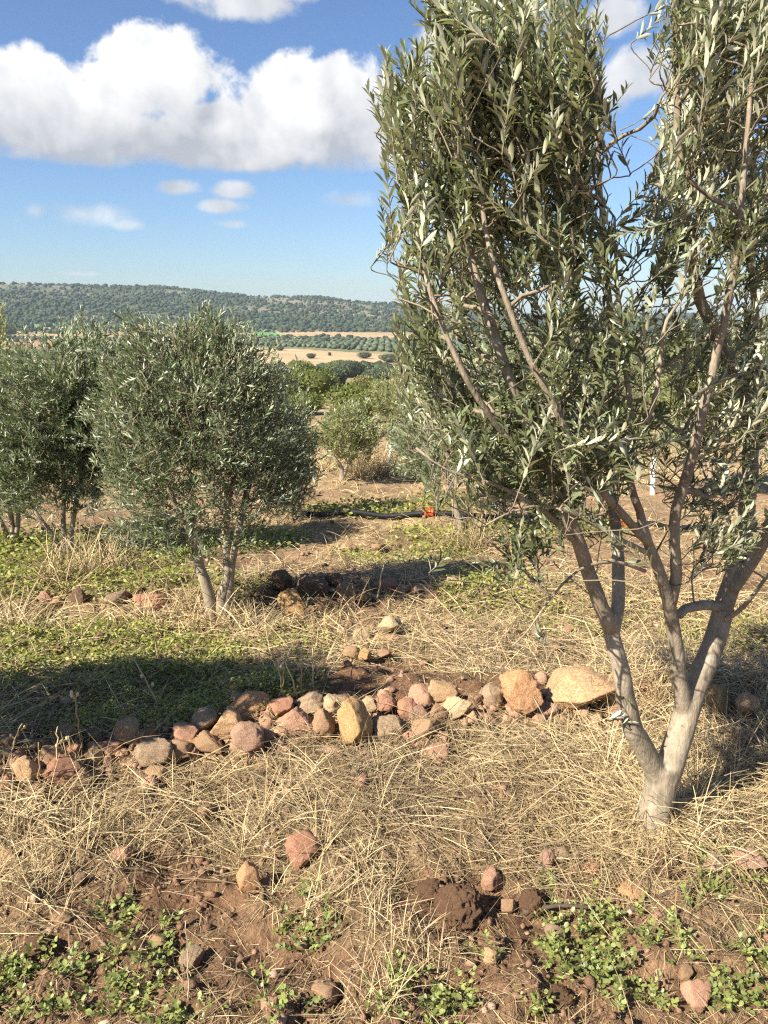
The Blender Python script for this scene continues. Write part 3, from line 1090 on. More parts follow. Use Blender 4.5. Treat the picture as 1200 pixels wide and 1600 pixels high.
P_LEFT = [(668, -60), (668, 30), (645, 70), (598, 95), (596, 150), (610, 200), (604, 260), (604, 330), (612, 400), (620, 480), (614, 540), (622, 610), (650, 650), (720, 660), (800, 640),
          (870, 600), (930, 560), (970, 500), (970, 420), (945, 340), (925, 260), (925, 170), (928, 90), (915, -60)]
P_LOW = [(612, 590), (610, 620), (640, 660), (700, 705), (760, 745), (830, 790), (900, 810), (960, 790), (1000, 720), (1005, 640), (960, 600), (800, 600)]
P_RIGHT = [(1062, -60), (1052, 60), (1042, 170), (1045, 290), (1055, 360), (1080, 400), (1130, 420), (1270, 450), (1270, -60)]
P_INNER = [(1010, 420), (1060, 440), (1200, 480), (1260, 600), (1200, 640), (1100, 560), (1030, 560)]
P_RLOW = [(1030, 640), (1130, 640), (1215, 600), (1215, 860), (1130, 860), (1060, 800)]
P_HANG = [(780, 800), (880, 800), (870, 870), (810, 890), (770, 850)]
sprout = at(np.array([975., 962, 985, 700, 745, 840]), np.array([1095., 1120, 1125, 868, 880, 985]), Yb + np.array([-.1, -.1, -.08, -.3, -.3, -.3]))
tips = np.concatenate([
    poly_tips(P_LEFT, 700, -.40, .55, 1), poly_tips(P_LEFT, 90, -.44, -.26, 9), poly_tips(P_LOW, 190, -.42, .3, 2), poly_tips(P_RIGHT, 390, -.42, .55, 3), poly_tips(P_INNER, 60, -.3, .4, 4),
    poly_tips(P_RLOW, 62, -.25, .2, 5), poly_tips(P_HANG, 12, -.4, -.25, 6), sprout])
tsc = np.ones(len(tips))
tsc[-6:] = (.25, .22, .25, .4, .4, .35)
tsc[-56:-6] = .65
nleaf = grow_tree(root, tb, limbs, tips, g, 60, 130, 0.20, 0.039, 0.90, 0.58, (M_BARK, M_TWIG, M_LEAF), True, centre=at(930., 560., Yb + .05), trunk_n=4, remesh=0.0065,
                  single_leaves=300, gap=0.0061, tip_scale=tsc)
print('main leaves', nleaf)


# ------------------------------------------------------------------ other olive trees
def ell_tips(c_, r3, n, q, shell=0.45, low=-1.0):
    d = norm(q.normal(0, 1, (n * 2, 3)))
    d = d[d[:, 2] > low][:n]
    rad_ = (1 - shell * q.random(len(d)) ** 1.3)
    rad_ *= 1 + 0.34 * vn3(d * 2.3 + c_, 5) * 2 + .12 * vn3(d * 6 + c_, 6) * 2
    return np.asarray(c_) + d * rad_[:, None] * np.asarray(r3)


def small_olive(label, base_px, stems, crown_px, n_tip, leaf, seed, shoot=0.2, fine=True, depth=1.0, group='olive trees of the orchard', mats=None, name='olive_tree',
                extra=None, dy=0.0, fixed=None, gap=0.0095, up=0.7, outb=0.8, low=-0.8):
    """stems: (photo points, px widths); crown_px: (cx, cy, rx, ry)"""
    q = np.random.default_rng(seed)
    b3 = ground(np.array([float(base_px[0])]), np.array([float(base_px[1])]))[0]
    Y0 = b3[1]
    f = proj(b3)[2]
    rt = thing(name, b3, label, 'tree', group)
    lm = []
    for pts, w0, w1 in stems:
        p = np.array([at(a_, b_, Y0 + (c_[0] if c_ else 0)) for a_, b_, *c_ in pts])
        lm.append((p, w0 / FPX * f / 2, w1 / FPX * f / 2))
    tp = []
    for cx, cy, rx, ry, fr in crown_px:
        cc = at(float(cx), float(cy), Y0 + dy)
        s = proj(cc)[2] / FPX
        tp.append(ell_tips(cc, (rx * s, rx * s * depth, ry * s), int(n_tip * fr), q, low=low))
    tp = np.concatenate(tp)
    gz = H(tp[:, 0], tp[:, 1]) + 0.12
    tp[:, 2] = np.maximum(tp[:, 2], gz)
    n_ = grow_tree(rt, b3, lm, tp, q, max(8, n_tip // 14), n_tip // 5, shoot, leaf, up, outb, mats or (M_BARK, M_TWIG, M_LEAF2), fine, trunk_n=len(stems), gap=gap, sides=(9, 4, 3), skip_low=.4)
    return rt


small_olive('dense round silvery olive tree on slanting pale trunks beside the shaded stones', (338, 975),
            [([(336, 985), (326, 930), (312, 885), (303, 840), (296, 790)], 19, 12), ([(344, 975), (347, 935), (357, 890), (352, 840), (356, 770)], 19, 11),
             ([(349, 972), (358, 930), (362, 880), (375, 820), (390, 750, .1)], 14, 9), ([(303, 840), (270, 780, -.1), (245, 700, -.2)], 10, 6), ([(356, 790), (370, 700), (350, 600)], 10, 5)],
            [(310, 640, 155, 130, .5), (300, 745, 150, 110, .35), (250, 590, 95, 95, .14), (350, 570, 80, 80, .12), (430, 700, 70, 90, .1), (200, 690, 60, 110, .1), (165, 650, 40, 60, .03), (462, 760, 40, 55, .04), (335, 515, 45, 45, .03), (215, 530, 40, 45, .03), (270, 830, 55, 35, .04)], 1750, .044, 21, .17, fine=False)
small_olive('olive tree with three thin pale stems from one base, behind the dense round olive', (104, 872),
            [([(103, 876), (88, 845), (68, 818), (48, 790)], 9, 6), ([(103, 874), (99, 820), (100, 750), (98, 690)], 9, 5), ([(108, 872), (113, 820), (124, 765), (135, 720)], 9, 5)],
            [(60, 655, 115, 120, .55), (155, 618, 85, 110, .45), (70, 730, 100, 80, .25), (180, 680, 50, 100, .15)], 1500, .060, 22, .22, fine=False)
small_olive('olive tree at the left edge of the photo with a clump of stubby pale stems', (14, 850),
            [([(14, 853), (8, 830), (-6, 800)], 9, 6), ([(18, 853), (20, 825), (12, 780)], 10, 6), ([(22, 852), (27, 825), (30, 785)], 9, 6)],
            [(-20, 700, 85, 100, 1), (25, 760, 40, 35, .2)], 620, .062, 23, .22, fine=False)
small_olive('olive tree showing only its right side past the dense round olive, on one thin stem', (468, 812),
            [([(468, 814), (466, 790), (460, 765), (450, 730)], 8, 5)], [(432, 690, 65, 90, 1), (462, 700, 35, 60, .3)], 560, .055, 24, .22, fine=False)
small_olive('small bright olive with a short forked trunk standing before yellow grass', (535, 752),
            [([(535, 755), (534, 735), (522, 715), (510, 690)], 9, 5), ([(536, 752), (541, 730), (555, 710), (566, 690)], 7, 4)],
            [(545, 676, 60, 48, 1)], 420, .080, 25, .25, fine=False, mats=(M_BARK, M_TWIG, M_LEAF3), gap=.014)
small_olive('slim leaning olive just behind the black pipe, right of its orange coupling', (722, 833),
            [([(723, 836), (717, 810), (710, 785), (704, 750)], 12, 7)], [(700, 680, 85, 88, 1)], 520, .058, 26, .22, fine=False)
small_olive('thin stemmed olive farther back than the slim leaning olive, beyond the pipe', (682, 789),
            [([(682, 791), (682, 775), (680, 745)], 6, 4)], [(672, 680, 62, 80, 1)], 280, .07, 27, .22, fine=False, gap=.013)
small_olive('pale leafy olive seen through the right branches of the tall forked olive', (1112, 770),
            [([(1112, 773), (1110, 740), (1100, 690)], 11, 6), ([(1114, 773), (1122, 730), (1140, 680)], 9, 5)], [(1110, 615, 100, 100, .8), (1075, 570, 55, 70, .25), (1180, 640, 60, 80, .2)], 700, .085, 28, .26, fine=False,
            mats=(M_BARK, M_TWIG, M_LEAF3))
shade = thing('olive_tree', (-2.45, 2.03, float(H(-2.45, 2.03))), 'olive tree past the left edge whose shadow crosses the green weeds', 'tree', 'olive trees of the orchard')
q = np.random.default_rng(77)
b3 = np.array([-2.45, 2.03, float(H(-2.45, 2.03))])
tp = ell_tips(b3 + [0.05, 0.1, 1.25], (.95, .42, .58), 800, q)
grow_tree(shade, b3, [(b3 + np.array([[0, 0, -.05], [.03, 0, .3], [-.1, .05, .8]]), .05, .03), (b3 + np.array([[0, 0, 0], [.1, .02, .3], [.35, .1, .9]]), .04, .02)], tp, q, 24, 60, .22, .075, .8, .75,
          (M_BARK, M_TWIG, M_LEAF2), False, trunk_n=2, sides=(9, 4, 3), skip_low=.4)


# young trees farther down the slope: one tree, copied
q = np.random.default_rng(31)
b3 = np.array([0., 0, 0])
proto = thing('young_olive_tree', b3, 'young olive', 'tree', 'young olives down the slope')
tp = ell_tips((0, 0, 1.35), (.75, .75, .8), 260, q)
grow_tree(proto, b3, [(np.array([[0, 0, -.1], [.02, 0, .4], [-.15, .1, 1.0]]), .05, .025), (np.array([[0, 0, .2], [.1, -.05, .6], [.25, .0, 1.1]]), .035, .02)], tp, q, 16, 40, .28, .10, .8, .7,
          (M_BARK, M_TWIG, M_LEAF3), False, trunk_n=2, gap=.018, sides=(7, 3, 3), skip_low=.4, twig=1.4)
spots = [(612, 705, .8, 'young olive left of the tall olive, at the edge of the dark bushes'), (655, 705, 1.0, 'young olive half hidden by the tall olive leaves, near the bushes'),
         (800, 722, 1.2, 'young olive deep behind the tall olive, beside a white guard'), (870, 700, 1.3, 'young olive far behind the tall olive fork, on bare soil'),
         (960, 690, 1.3, 'young olive between the two main limbs of the tall olive'), (1190, 715, 1.4, 'young olive at the right edge behind the tall olive'),
         (-40, 745, 1.4, 'young olive behind the trees at the left edge')]
for i, (px, py, s, lab) in enumerate(spots):
    p = ground(np.array([float(px)]), np.array([float(py)]))[0]
    if i == 0:
        proto.location = [float(v) for v in p]
        proto.scale = (s,) * 3
        proto['label'] = lab
    else:
        copy_thing(proto, p, 1.3 * i, s, lab)


# ------------------------------------------------------------------ shrubs and lone trees of the middle distance
def bush_mesh(seed, r3, n, leaf, lobes=7):
    q = np.random.default_rng(seed)
    lc = norm(q.normal(0, 1, (lobes, 3))) * np.array(r3) * q.uniform(.35, .6, (lobes, 1))
    lc[:, 2] = np.abs(lc[:, 2]) * .8
    lc = np.concatenate([[[0, 0, 0]], lc])
    lr = np.concatenate([[.75], q.uniform(.38, .6, lobes)])
    k = q.integers(0, len(lc), n)
    d = norm(q.normal(0, 1, (n, 3)))
    P = lc[k] + d * (lr[k] * (1 - .25 * q.random(n) ** 2))[:, None] * np.array(r3)
    P[:, 2] = np.maximum(P[:, 2], -r3[2] * .85 + .05 * q.random(n))
    D = norm(d * .6 + UP * .15 + q.normal(0, .7, (n, 3)))
    Nn = norm(d + UP * .3 + q.normal(0, .5, (n, 3)))
    Nn = norm(Nn - D * (Nn * D).sum(1, keepdims=True))
    L = leaf * q.uniform(.6, 1.4, n)
    v, fs = leaf_arrays(P, D, Nn, L, L * .6, False)
    v[:, 2] += r3[2] * .85
    me = mk_mesh('crown', v, fs, {'rnd': np.repeat(np.clip(q.random(n) * .7 + .3 * (vn3(P * 1.2 / r3[0] * 2, seed) + .5), 0, 1), 4)}, True)
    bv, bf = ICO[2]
    core = bv * np.array(r3) * .72 * (1 + .3 * vn3(bv * 2, seed))[:, None]  # added opaque core, no real branches; darkest leaf tone paints the inner shade
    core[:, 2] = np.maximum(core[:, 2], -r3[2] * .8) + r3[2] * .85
    return me, mk_mesh('dark_core', core, [bf], {'rnd': np.zeros(len(core))}, True)


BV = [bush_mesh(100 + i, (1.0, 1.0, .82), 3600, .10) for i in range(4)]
bush_mats = {'green': M_BUSH, 'olive': M_BUSH2, 'yellow': M_BUSH3}
bcache = {}


def bush(name, px, py, w, h, kind, var, label, cat, group):
    p = ground(np.array([float(px)]), np.array([float(py)]))[0]
    f = proj(p)[2]
    key = (kind, var)
    if key not in bcache:
        a_, b_ = BV[var][0].copy(), BV[var][1].copy()
        a_.materials.append(bush_mats[kind])
        b_.materials.append(bush_mats[kind])
        bcache[key] = (a_, b_)
    rt = thing(name, p - np.array([0, 0, .05 * h / FPX * f]), label, cat, group)
    rt.scale = (w / FPX * f / 2, w / FPX * f / 2, h / FPX * f / 1.6)
    rt.rotation_euler = (0, 0, var * 2.1 + px)
    c_ = obj('crown', bcache[key][0], None, rt, kind='stuff')
    obj('branches', bcache[key][1], None, rt, kind='stuff')  # opaque filler inside the leaves, coloured dark like their shaded inside
    return rt


shrubs = [
    # x, ground y, width px, height px, colour, shape, label
    (455, 640, 70, 72, 'green', 0, 'tall dark green bush just right of the dense round olive crown'),
    (492, 628, 82, 62, 'green', 1, 'broad dark bush beside the gap of tan grass, second from the dense olive'),
    (478, 648, 70, 44, 'green', 2, 'low bright green bush in front of the two dark bushes'),
    (520, 612, 60, 46, 'olive', 3, 'grey green bush behind the gap of tan grass'),
    (560, 660, 105, 75, 'green', 2, 'wide yellow green bush left of the tall olive, nearest of the bushes'),
    (598, 650, 70, 70, 'green', 0, 'rounded green bush touching the left leaves of the tall olive'),
    (548, 590, 56, 34, 'olive', 0, 'dark bush on the lower edge of the tan field'),
    (532, 585, 40, 26, 'green', 1, 'dark round bush standing against the tan field'),
    (468, 592, 66, 34, 'green', 3, 'dark green bush above the dense olive shoulder, field side'),
    (430, 600, 70, 38, 'olive', 1, 'grey bush peeping over the dense round olive crown'),
    (590, 598, 60, 28, 'olive', 2, 'grey green bush left of the tall olive, at the field edge'),
    (617, 590, 44, 26, 'olive', 3, 'small grey bush partly behind the tall olive left leaves'),
    (575, 620, 60, 40, 'yellow', 1, 'tawny bush behind the wide yellow green bush'),
    (640, 660, 110, 80, 'green', 3, 'big green bush glimpsed through the tall olive left foliage'),
    (720, 655, 110, 80, 'green', 1, 'big green bush behind the middle of the tall olive foliage'),
    (800, 655, 100, 76, 'green', 0, 'dark bush behind the tall olive, above the white guards'),
    (885, 660, 100, 72, 'green', 2, 'green bush behind the tall olive fork'),
    (960, 665, 90, 74, 'green', 3, 'green bush between the branches, left of the bare red soil'),
    (1022, 672, 56, 84, 'yellow', 0, 'mossy yellow green bush at the edge of the bare red soil'),
    (1090, 640, 110, 80, 'green', 1, 'dark bush behind the pale leafy olive at right'),
    (1180, 640, 100, 80, 'green', 2, 'dark bush at the right edge behind the tall olive'),
    (20, 600, 90, 50, 'yellow', 2, 'brownish bush at the left edge below the red field'),
    (-40, 620, 120, 70, 'green', 0, 'green bush beyond the left edge below the red field'),
    (680, 612, 90, 40, 'olive', 1, 'grey bushes row behind the tall olive, first from the left'),
    (860, 606, 100, 40, 'olive', 0, 'grey bush behind the tall olive limbs at field level'),
    (1000, 610, 100, 44, 'olive', 2, 'grey bush seen through the gap right of the tall olive limbs'),
]
for px, py, w, h, kd, var, lab in shrubs:
    bush('bush', px, py, w, h, kd, var, lab, 'bush', 'bushes along the slope below the orchard')
lone = [
    (38, 512, 20, 12, 'round dark tree on the green strip at the far left'), (72, 511, 12, 9, 'small round tree on the green strip, right of the round dark tree'),
    (486, 560, 18, 10, 'lone dark shrub in the middle of the tan field'), (515, 556, 7, 7, 'tiny lone tree in the tan field right of the dark shrub'),
    (438, 548, 14, 9, 'shrub at the left end of the tan field below the grove'), (530, 531, 9, 12, 'tall dark tree between the far tan fields'),
    (540, 535, 8, 7, 'small tree right of the tall dark tree between the far fields'), (488, 529, 6, 5, 'tiny tree in the far tan field'),
    (512, 468, 8, 7, 'single tree sticking up on the hill crest'), (570, 560, 24, 12, 'dark shrubs at the right end of the tan field'),
    (8, 522, 34, 20, 'dark tree clump at the left edge before the far field'), (448, 527, 6, 5, 'tiny tree at the tip of the far green field'),
    (610, 566, 40, 16, 'dark tree at the right end of the tan field beside the tall olive'), (118, 508, 12, 7, 'little tree at the right end of the green strip'),
]
for i, (px, py, w, h, lab) in enumerate(lone):
    bush('field_tree', px, py, w, h, 'olive', i % 4, lab, 'tree', 'lone trees in the valley fields')


# ------------------------------------------------------------------ stones
def stone_mesh(seed, sub=3, cuts=10, rough=0.17):
    q = np.random.default_rng(seed)
    v, f = ICO[sub]
    v = v.copy()
    v = v * (1 + 0.30 * vn3(v * 1.3 + seed, seed))[:, None]
    for _ in range(cuts):
        nrm = norm(q.normal(0, 1, 3))
        lim = q.uniform(.5, .8)
        d = v @ nrm
        over = np.maximum(d - lim, 0)
        v = v - nrm * (over * .90)[:, None]
    v = v * (1 + rough * vn3(v * 5 + seed, seed + 1) + rough * .6 * vn3(v * 10 + seed, seed + 2) + rough * .5 * vn3(v * 22 + seed, seed + 3))[:, None]
    ext = np.abs(v).max(0)
    v = v / ext
    return mk_mesh('stone', v, [f], None, False)


def smooth_by_angle(me, v, f):
    pass


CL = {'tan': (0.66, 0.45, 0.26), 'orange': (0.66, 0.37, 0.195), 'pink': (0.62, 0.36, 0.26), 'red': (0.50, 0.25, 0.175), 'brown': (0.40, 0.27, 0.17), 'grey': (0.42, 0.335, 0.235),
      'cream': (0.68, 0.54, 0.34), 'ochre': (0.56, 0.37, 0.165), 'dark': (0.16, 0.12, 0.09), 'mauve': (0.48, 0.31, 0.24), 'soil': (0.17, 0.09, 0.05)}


def clod_mesh(seed):
    v, f = ICO[4]
    v = v * (1 + .35 * vn3(v * 1.6 + seed, seed) + .28 * vn3(v * 4 + seed, seed + 1) + .24 * vn3(v * 9 + seed, seed + 2) + .18 * vn3(v * 19 + seed, seed + 3))[:, None]
    v = v / np.abs(v).max(0)
    return mk_mesh('soil_clod', v, [f], None, False)


def stone(px, py, w, h, col, label, seed, tilt=0.0, name='stone', cat='stone', group=None, mat=None, depth=None, sink=.33, cuts=9):
    p = ground(np.array([float(px)]), np.array([float(py + h * sink)]))[0]
    c_ = at(float(px), float(py), p[1])
    s = proj(c_)[2] / FPX
    me = clod_mesh(seed) if mat else stone_mesh(seed, 4 if w > 58 else 3, cuts if w < 100 else 7, .17 if w < 100 else .06)
    o = obj(name, me, mat or M_STONE, loc=[float(v) for v in c_])
    o.scale = (w * s * .58, (depth or (w + h) * .5) * s * .58, h * s * .58)
    o.rotation_euler = (0, tilt, (seed * 1.7) % .8 - .4)
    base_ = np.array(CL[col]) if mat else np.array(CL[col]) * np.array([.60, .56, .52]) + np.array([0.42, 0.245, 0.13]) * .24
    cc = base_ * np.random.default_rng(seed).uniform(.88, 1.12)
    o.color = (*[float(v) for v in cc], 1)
    tag(o, label, cat, group)
    return o


ROW = 'stones heaped in the low row across the foreground'
FORE = 'loose stones scattered over the foreground soil'
MID = 'stones lying round the left tree and behind the row'
stones = [
    (395, 1103, 64, 50, 'orange', 'large rounded tan orange stone topping the left half of the row', ROW), (441, 1105, 40, 38, 'red', 'salmon red lumpy stone right of the large tan orange one', ROW),
    (463, 1131, 56, 46, 'pink', 'rosy pink cracked stone below the salmon red one', ROW), (484, 1099, 40, 34, 'grey', 'grey brown rounded stone above the rosy pink one', ROW),
    (526, 1103, 38, 40, 'cream', 'pale cream stone with dark hollow just left of the tall ochre slab', ROW), (506, 1134, 34, 54, 'brown', 'narrow upright reddish brown stone left of the tall ochre slab', ROW),
    (553, 1126, 50, 78, 'ochre', 'tall ochre slab standing upright in the middle of the row', ROW), (612, 1139, 60, 50, 'grey', 'big grey brown domed stone right of the tall ochre slab', ROW),
    (600, 1103, 34, 32, 'red', 'brick red angular stone above the big grey brown domed stone', ROW), (576, 1102, 28, 26, 'cream', 'whitish flat stone leaning behind the tall ochre slab', ROW),
    (634, 1108, 38, 32, 'red', 'dull red flat stone stacked left of the cracked red one', ROW), (651, 1119, 34, 38, 'mauve', 'dark red stone split by two vertical cracks', ROW),
    (657, 1090, 42, 36, 'pink', 'light pink stone on top of the cracked dark red stone', ROW), (690, 1084, 46, 36, 'tan', 'tan brown stone resting high beside the light pink one', ROW),
    (685, 1114, 28, 34, 'brown', 'rusty brown stone wedged between red and pale yellow stones', ROW), (717, 1106, 44, 36, 'cream', 'pale yellow knobbly stone right of the rusty brown one', ROW),
    (667, 1137, 46, 32, 'brown', 'brown stone half sunk under the cracked dark red stone', ROW), (640, 1153, 22, 18, 'pink', 'small pink stone at the foot of the big grey domed stone', ROW),
    (767, 1087, 34, 34, 'grey', 'round lichen grey stone left of the big orange block', ROW), (812, 1084, 66, 64, 'orange', 'big orange block with a dark shaded right face', ROW),
    (900, 1077, 122, 58, 'tan', 'largest pale slab lying flat right of the big orange block', ROW), (956, 1082, 50, 40, 'tan', 'tan slab end hidden by dry grass beside the largest pale slab', ROW),
    (683, 1176, 48, 28, 'pink', 'flat pinkish stone lying alone in straw below the row', ROW), (355, 1136, 48, 54, 'tan', 'yellowish oblong stone leaning below the large tan orange one', ROW),
    (388, 1153, 48, 46, 'mauve', 'greyish pink stone right of the yellowish oblong one', ROW), (316, 1128, 44, 36, 'grey', 'grey tan stone left of the yellowish oblong one', ROW),
    (290, 1143, 38, 30, 'pink', 'pinkish stone below the grey tan one at the left of the row', ROW), (328, 1162, 46, 34, 'brown', 'brown tan stone under the yellowish oblong one', ROW),
    (243, 1176, 50, 42, 'grey', 'dark topped stone by itself in straw left of the row', ROW), (282, 1172, 36, 32, 'brown', 'brown stone right of the dark topped stone', ROW),
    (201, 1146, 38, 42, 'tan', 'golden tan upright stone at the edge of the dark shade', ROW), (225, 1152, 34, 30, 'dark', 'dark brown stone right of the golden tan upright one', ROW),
    (174, 1167, 32, 22, 'red', 'reddish wedge stone left of the golden tan upright one', ROW), (95, 1203, 56, 52, 'red', 'large rusty red stone behind thin stalks at far left', ROW),
    (40, 1204, 42, 38, 'tan', 'tan stone left of the large rusty red one', ROW), (26, 1184, 26, 26, 'pink', 'small rosy stone behind the tan one at far left', ROW),
    (117, 1224, 50, 36, 'brown', 'grey brown stone in front of the large rusty red one', ROW), (118, 1168, 28, 24, 'red', 'dull red stone in the shade above the large rusty red one', ROW),
    (76, 1181, 36, 28, 'brown', 'brown stone in shade behind the large rusty red one', ROW), (8, 1177, 24, 22, 'grey', 'grey stone cut by the left edge of the photo', ROW),
    (145, 1182, 26, 26, 'cream', 'creamy stone right of the large rusty red one', ROW), (247, 1206, 38, 22, 'tan', 'pale tan stone below the dark topped stone', ROW),
    (10, 1226, 32, 26, 'pink', 'pinkish stone low at the left edge of the photo', ROW), (50, 1252, 50, 30, 'brown', 'brown flat stone in dry grass at the lower left of the row', ROW),
    (420, 1128, 26, 24, 'pink', 'little pink stone between the orange and rosy pink stones', ROW), (745, 1095, 24, 24, 'brown', 'dark gap stone beside the round lichen grey one', ROW),
    (300, 1160, 26, 24, 'orange', 'small orange stone between two brown ones left of the row', ROW), (850, 1110, 44, 18, 'mauve', 'flat mauve stone under the largest pale slab', ROW),
    (735, 1122, 30, 20, 'tan', 'small tan stone below the round lichen grey one', ROW), (590, 1150, 24, 20, 'tan', 'small tan stone at the foot of the tall ochre slab', ROW),
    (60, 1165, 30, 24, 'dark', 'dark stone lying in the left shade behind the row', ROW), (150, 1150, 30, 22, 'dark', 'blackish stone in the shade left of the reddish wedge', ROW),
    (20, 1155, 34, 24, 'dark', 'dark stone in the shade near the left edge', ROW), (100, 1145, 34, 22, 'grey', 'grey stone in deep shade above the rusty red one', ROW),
    (565, 1225, 22, 28, 'pink', 'small pink stone alone in the straw below the row', FORE), (474, 1330, 46, 52, 'red', 'red brown pitted stone standing in the straw, lower middle', FORE),
    (391, 1374, 34, 46, 'orange', 'orange pointed stone on bare soil left of centre', FORE), (419, 1384, 26, 22, 'mauve', 'mauve pebble touching the orange pointed stone', FORE),
    (190, 1335, 36, 20, 'pink', 'flat pink stone on the soil edge at left', FORE), (14, 1341, 36, 32, 'tan', 'tan pink stone in the grass at the lower left edge', FORE),
    (318, 1266, 28, 24, 'brown', 'brown stone in the straw below the dark topped stone', FORE), (767, 1374, 30, 38, 'pink', 'pink pointed stone crossed by a bundle of straw', FORE),
    (795, 1412, 26, 24, 'brown', 'brown pyramid stone below the pink pointed one', FORE), (852, 1345, 26, 38, 'mauve', 'mauve upright stone left of an olive grey one', FORE),
    (873, 1334, 28, 24, 'grey', 'olive grey angular stone right of the mauve upright one', FORE), (900, 1341, 26, 18, 'grey', 'small grey stone right of the olive grey angular one', FORE),
    (927, 1355, 32, 20, 'orange', 'tan orange flat stone below the small grey one', FORE), (990, 1392, 42, 18, 'orange', 'flat orange stone by the dark dry stick', FORE),
    (512, 1550, 46, 30, 'brown', 'brown egg shaped stone near the bottom edge, centre', FORE), (424, 1566, 28, 24, 'pink', 'pinkish stone left of the brown egg shaped one', FORE),
    (300, 1498, 36, 28, 'grey', 'grey stone set in soil at lower left', FORE), (1090, 1551, 46, 38, 'pink', 'pink tan stone among green weeds at lower right', FORE),
    (1070, 1520, 24, 20, 'brown', 'small brown stone above the pink tan one at lower right', FORE), (866, 1459, 32, 24, 'grey', 'grey tan stone in the weeds right of the big soil clod', FORE),
    (764, 1493, 24, 26, 'tan', 'tan stone below the big soil clod', FORE), (1172, 1341, 50, 26, 'mauve', 'pinkish brown slab at the right edge below the trunk', FORE),
    (1118, 1352, 30, 26, 'grey', 'grey stone left of the pinkish brown slab', FORE), (690, 1392, 22, 24, 'pink', 'pink chip stuck on the side of the big soil clod', FORE),
    (100, 1435, 26, 20, 'brown', 'brown stone on dark soil at lower left', FORE), (245, 1470, 26, 16, 'tan', 'flat tan stone beside the lower left weeds', FORE),
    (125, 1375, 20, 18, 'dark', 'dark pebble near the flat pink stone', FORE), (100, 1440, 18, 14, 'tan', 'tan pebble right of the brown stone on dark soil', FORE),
    (608, 977, 36, 32, 'cream', 'cream block right of the round cream stone, middle ground', MID), (565, 991, 26, 26, 'cream', 'round cream stone left of the cream block', MID),
    (571, 1022, 28, 20, 'ochre', 'yellow stone below the round cream stone', MID), (548, 1020, 26, 20, 'tan', 'tan stone left of the yellow one', MID), (600, 1020, 20, 16, 'brown', 'small brown stone right of the yellow one', MID),
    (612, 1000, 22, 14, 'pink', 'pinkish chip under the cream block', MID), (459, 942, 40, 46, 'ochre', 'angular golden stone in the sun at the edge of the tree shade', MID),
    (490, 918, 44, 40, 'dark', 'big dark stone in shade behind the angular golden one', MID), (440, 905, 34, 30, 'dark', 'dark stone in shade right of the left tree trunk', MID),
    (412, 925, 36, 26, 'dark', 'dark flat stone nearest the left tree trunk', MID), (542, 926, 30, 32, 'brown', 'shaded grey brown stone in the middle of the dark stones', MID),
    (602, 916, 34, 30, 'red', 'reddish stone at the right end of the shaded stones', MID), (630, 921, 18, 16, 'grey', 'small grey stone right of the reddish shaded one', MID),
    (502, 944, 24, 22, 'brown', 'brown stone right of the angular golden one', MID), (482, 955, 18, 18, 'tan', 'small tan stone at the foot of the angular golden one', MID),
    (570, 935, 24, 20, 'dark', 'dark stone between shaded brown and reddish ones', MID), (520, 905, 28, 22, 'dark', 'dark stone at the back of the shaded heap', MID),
    (650, 922, 18, 14, 'mauve', 'little mauve stone at the sunlit end of the shaded heap', MID), (710, 908, 28, 14, 'cream', 'pale flat stone right of the shadow tip', MID),
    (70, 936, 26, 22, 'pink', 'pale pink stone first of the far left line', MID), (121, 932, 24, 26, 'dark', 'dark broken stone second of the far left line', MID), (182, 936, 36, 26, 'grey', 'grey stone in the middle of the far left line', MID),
    (238, 938, 52, 22, 'red', 'reddish brown flat stone at the right of the far left line', MID), (90, 940, 24, 16, 'tan', 'tan stone between the pale pink and dark broken ones', MID),
    (1122, 1092, 44, 42, 'ochre', 'ochre red stone right of the forked trunk, half shaded', MID), (1166, 1096, 38, 36, 'tan', 'tan cracked stone right of the ochre red one', MID),
    (1082, 1090, 32, 32, 'red', 'red stone close behind the right limb of the fork', MID), (1158, 1152, 30, 24, 'red', 'rusty stone low in the dry grass right of the trunk', MID),
    (1000, 1078, 32, 28, 'red', 'red stone seen between the two limbs of the fork', MID), (1030, 1085, 28, 26, 'brown', 'brown stone in the middle of the fork gap', MID),
    (840, 985, 22, 22, 'mauve', 'mauve stone behind the row near the thorny sprig', MID), (885, 985, 16, 14, 'pink', 'small pink stone right of the mauve one', MID),
    (545, 855, 26, 12, 'brown', 'brown lump on the far tilled patch', MID), (592, 855, 22, 13, 'brown', 'dark edged lump right of the other on the tilled patch', MID),
]
for i, (px, py, w, h, cl, lab, grp) in enumerate(stones):
    stone(px, py, w, h, cl, lab, 200 + i, tilt=(i * 37 % 11 - 5) * .06, group=grp)
clods = [(715, 1416, 78, 66, 'big crumbly brown soil clod in the foreground'), (672, 1392, 44, 30, 'brown soil clod leaning on the big crumbly one'), (830, 1411, 40, 44, 'upright dark soil clod right of the brown pyramid stone'),
         (875, 1560, 44, 28, 'soil clod at the bottom edge in the green weeds'), (1040, 1355, 60, 34, 'low soil clod below the trunk of the tall olive'), (60, 1480, 46, 34, 'dark soil lump at lower left among weeds')]
for i, (px, py, w, h, lab) in enumerate(clods):
    stone(px, py, w, h, 'soil', lab, 500 + i, name='soil_clod', cat='clod', group='soil clods in the foreground', mat=M_CLOD, cuts=5, sink=.1)

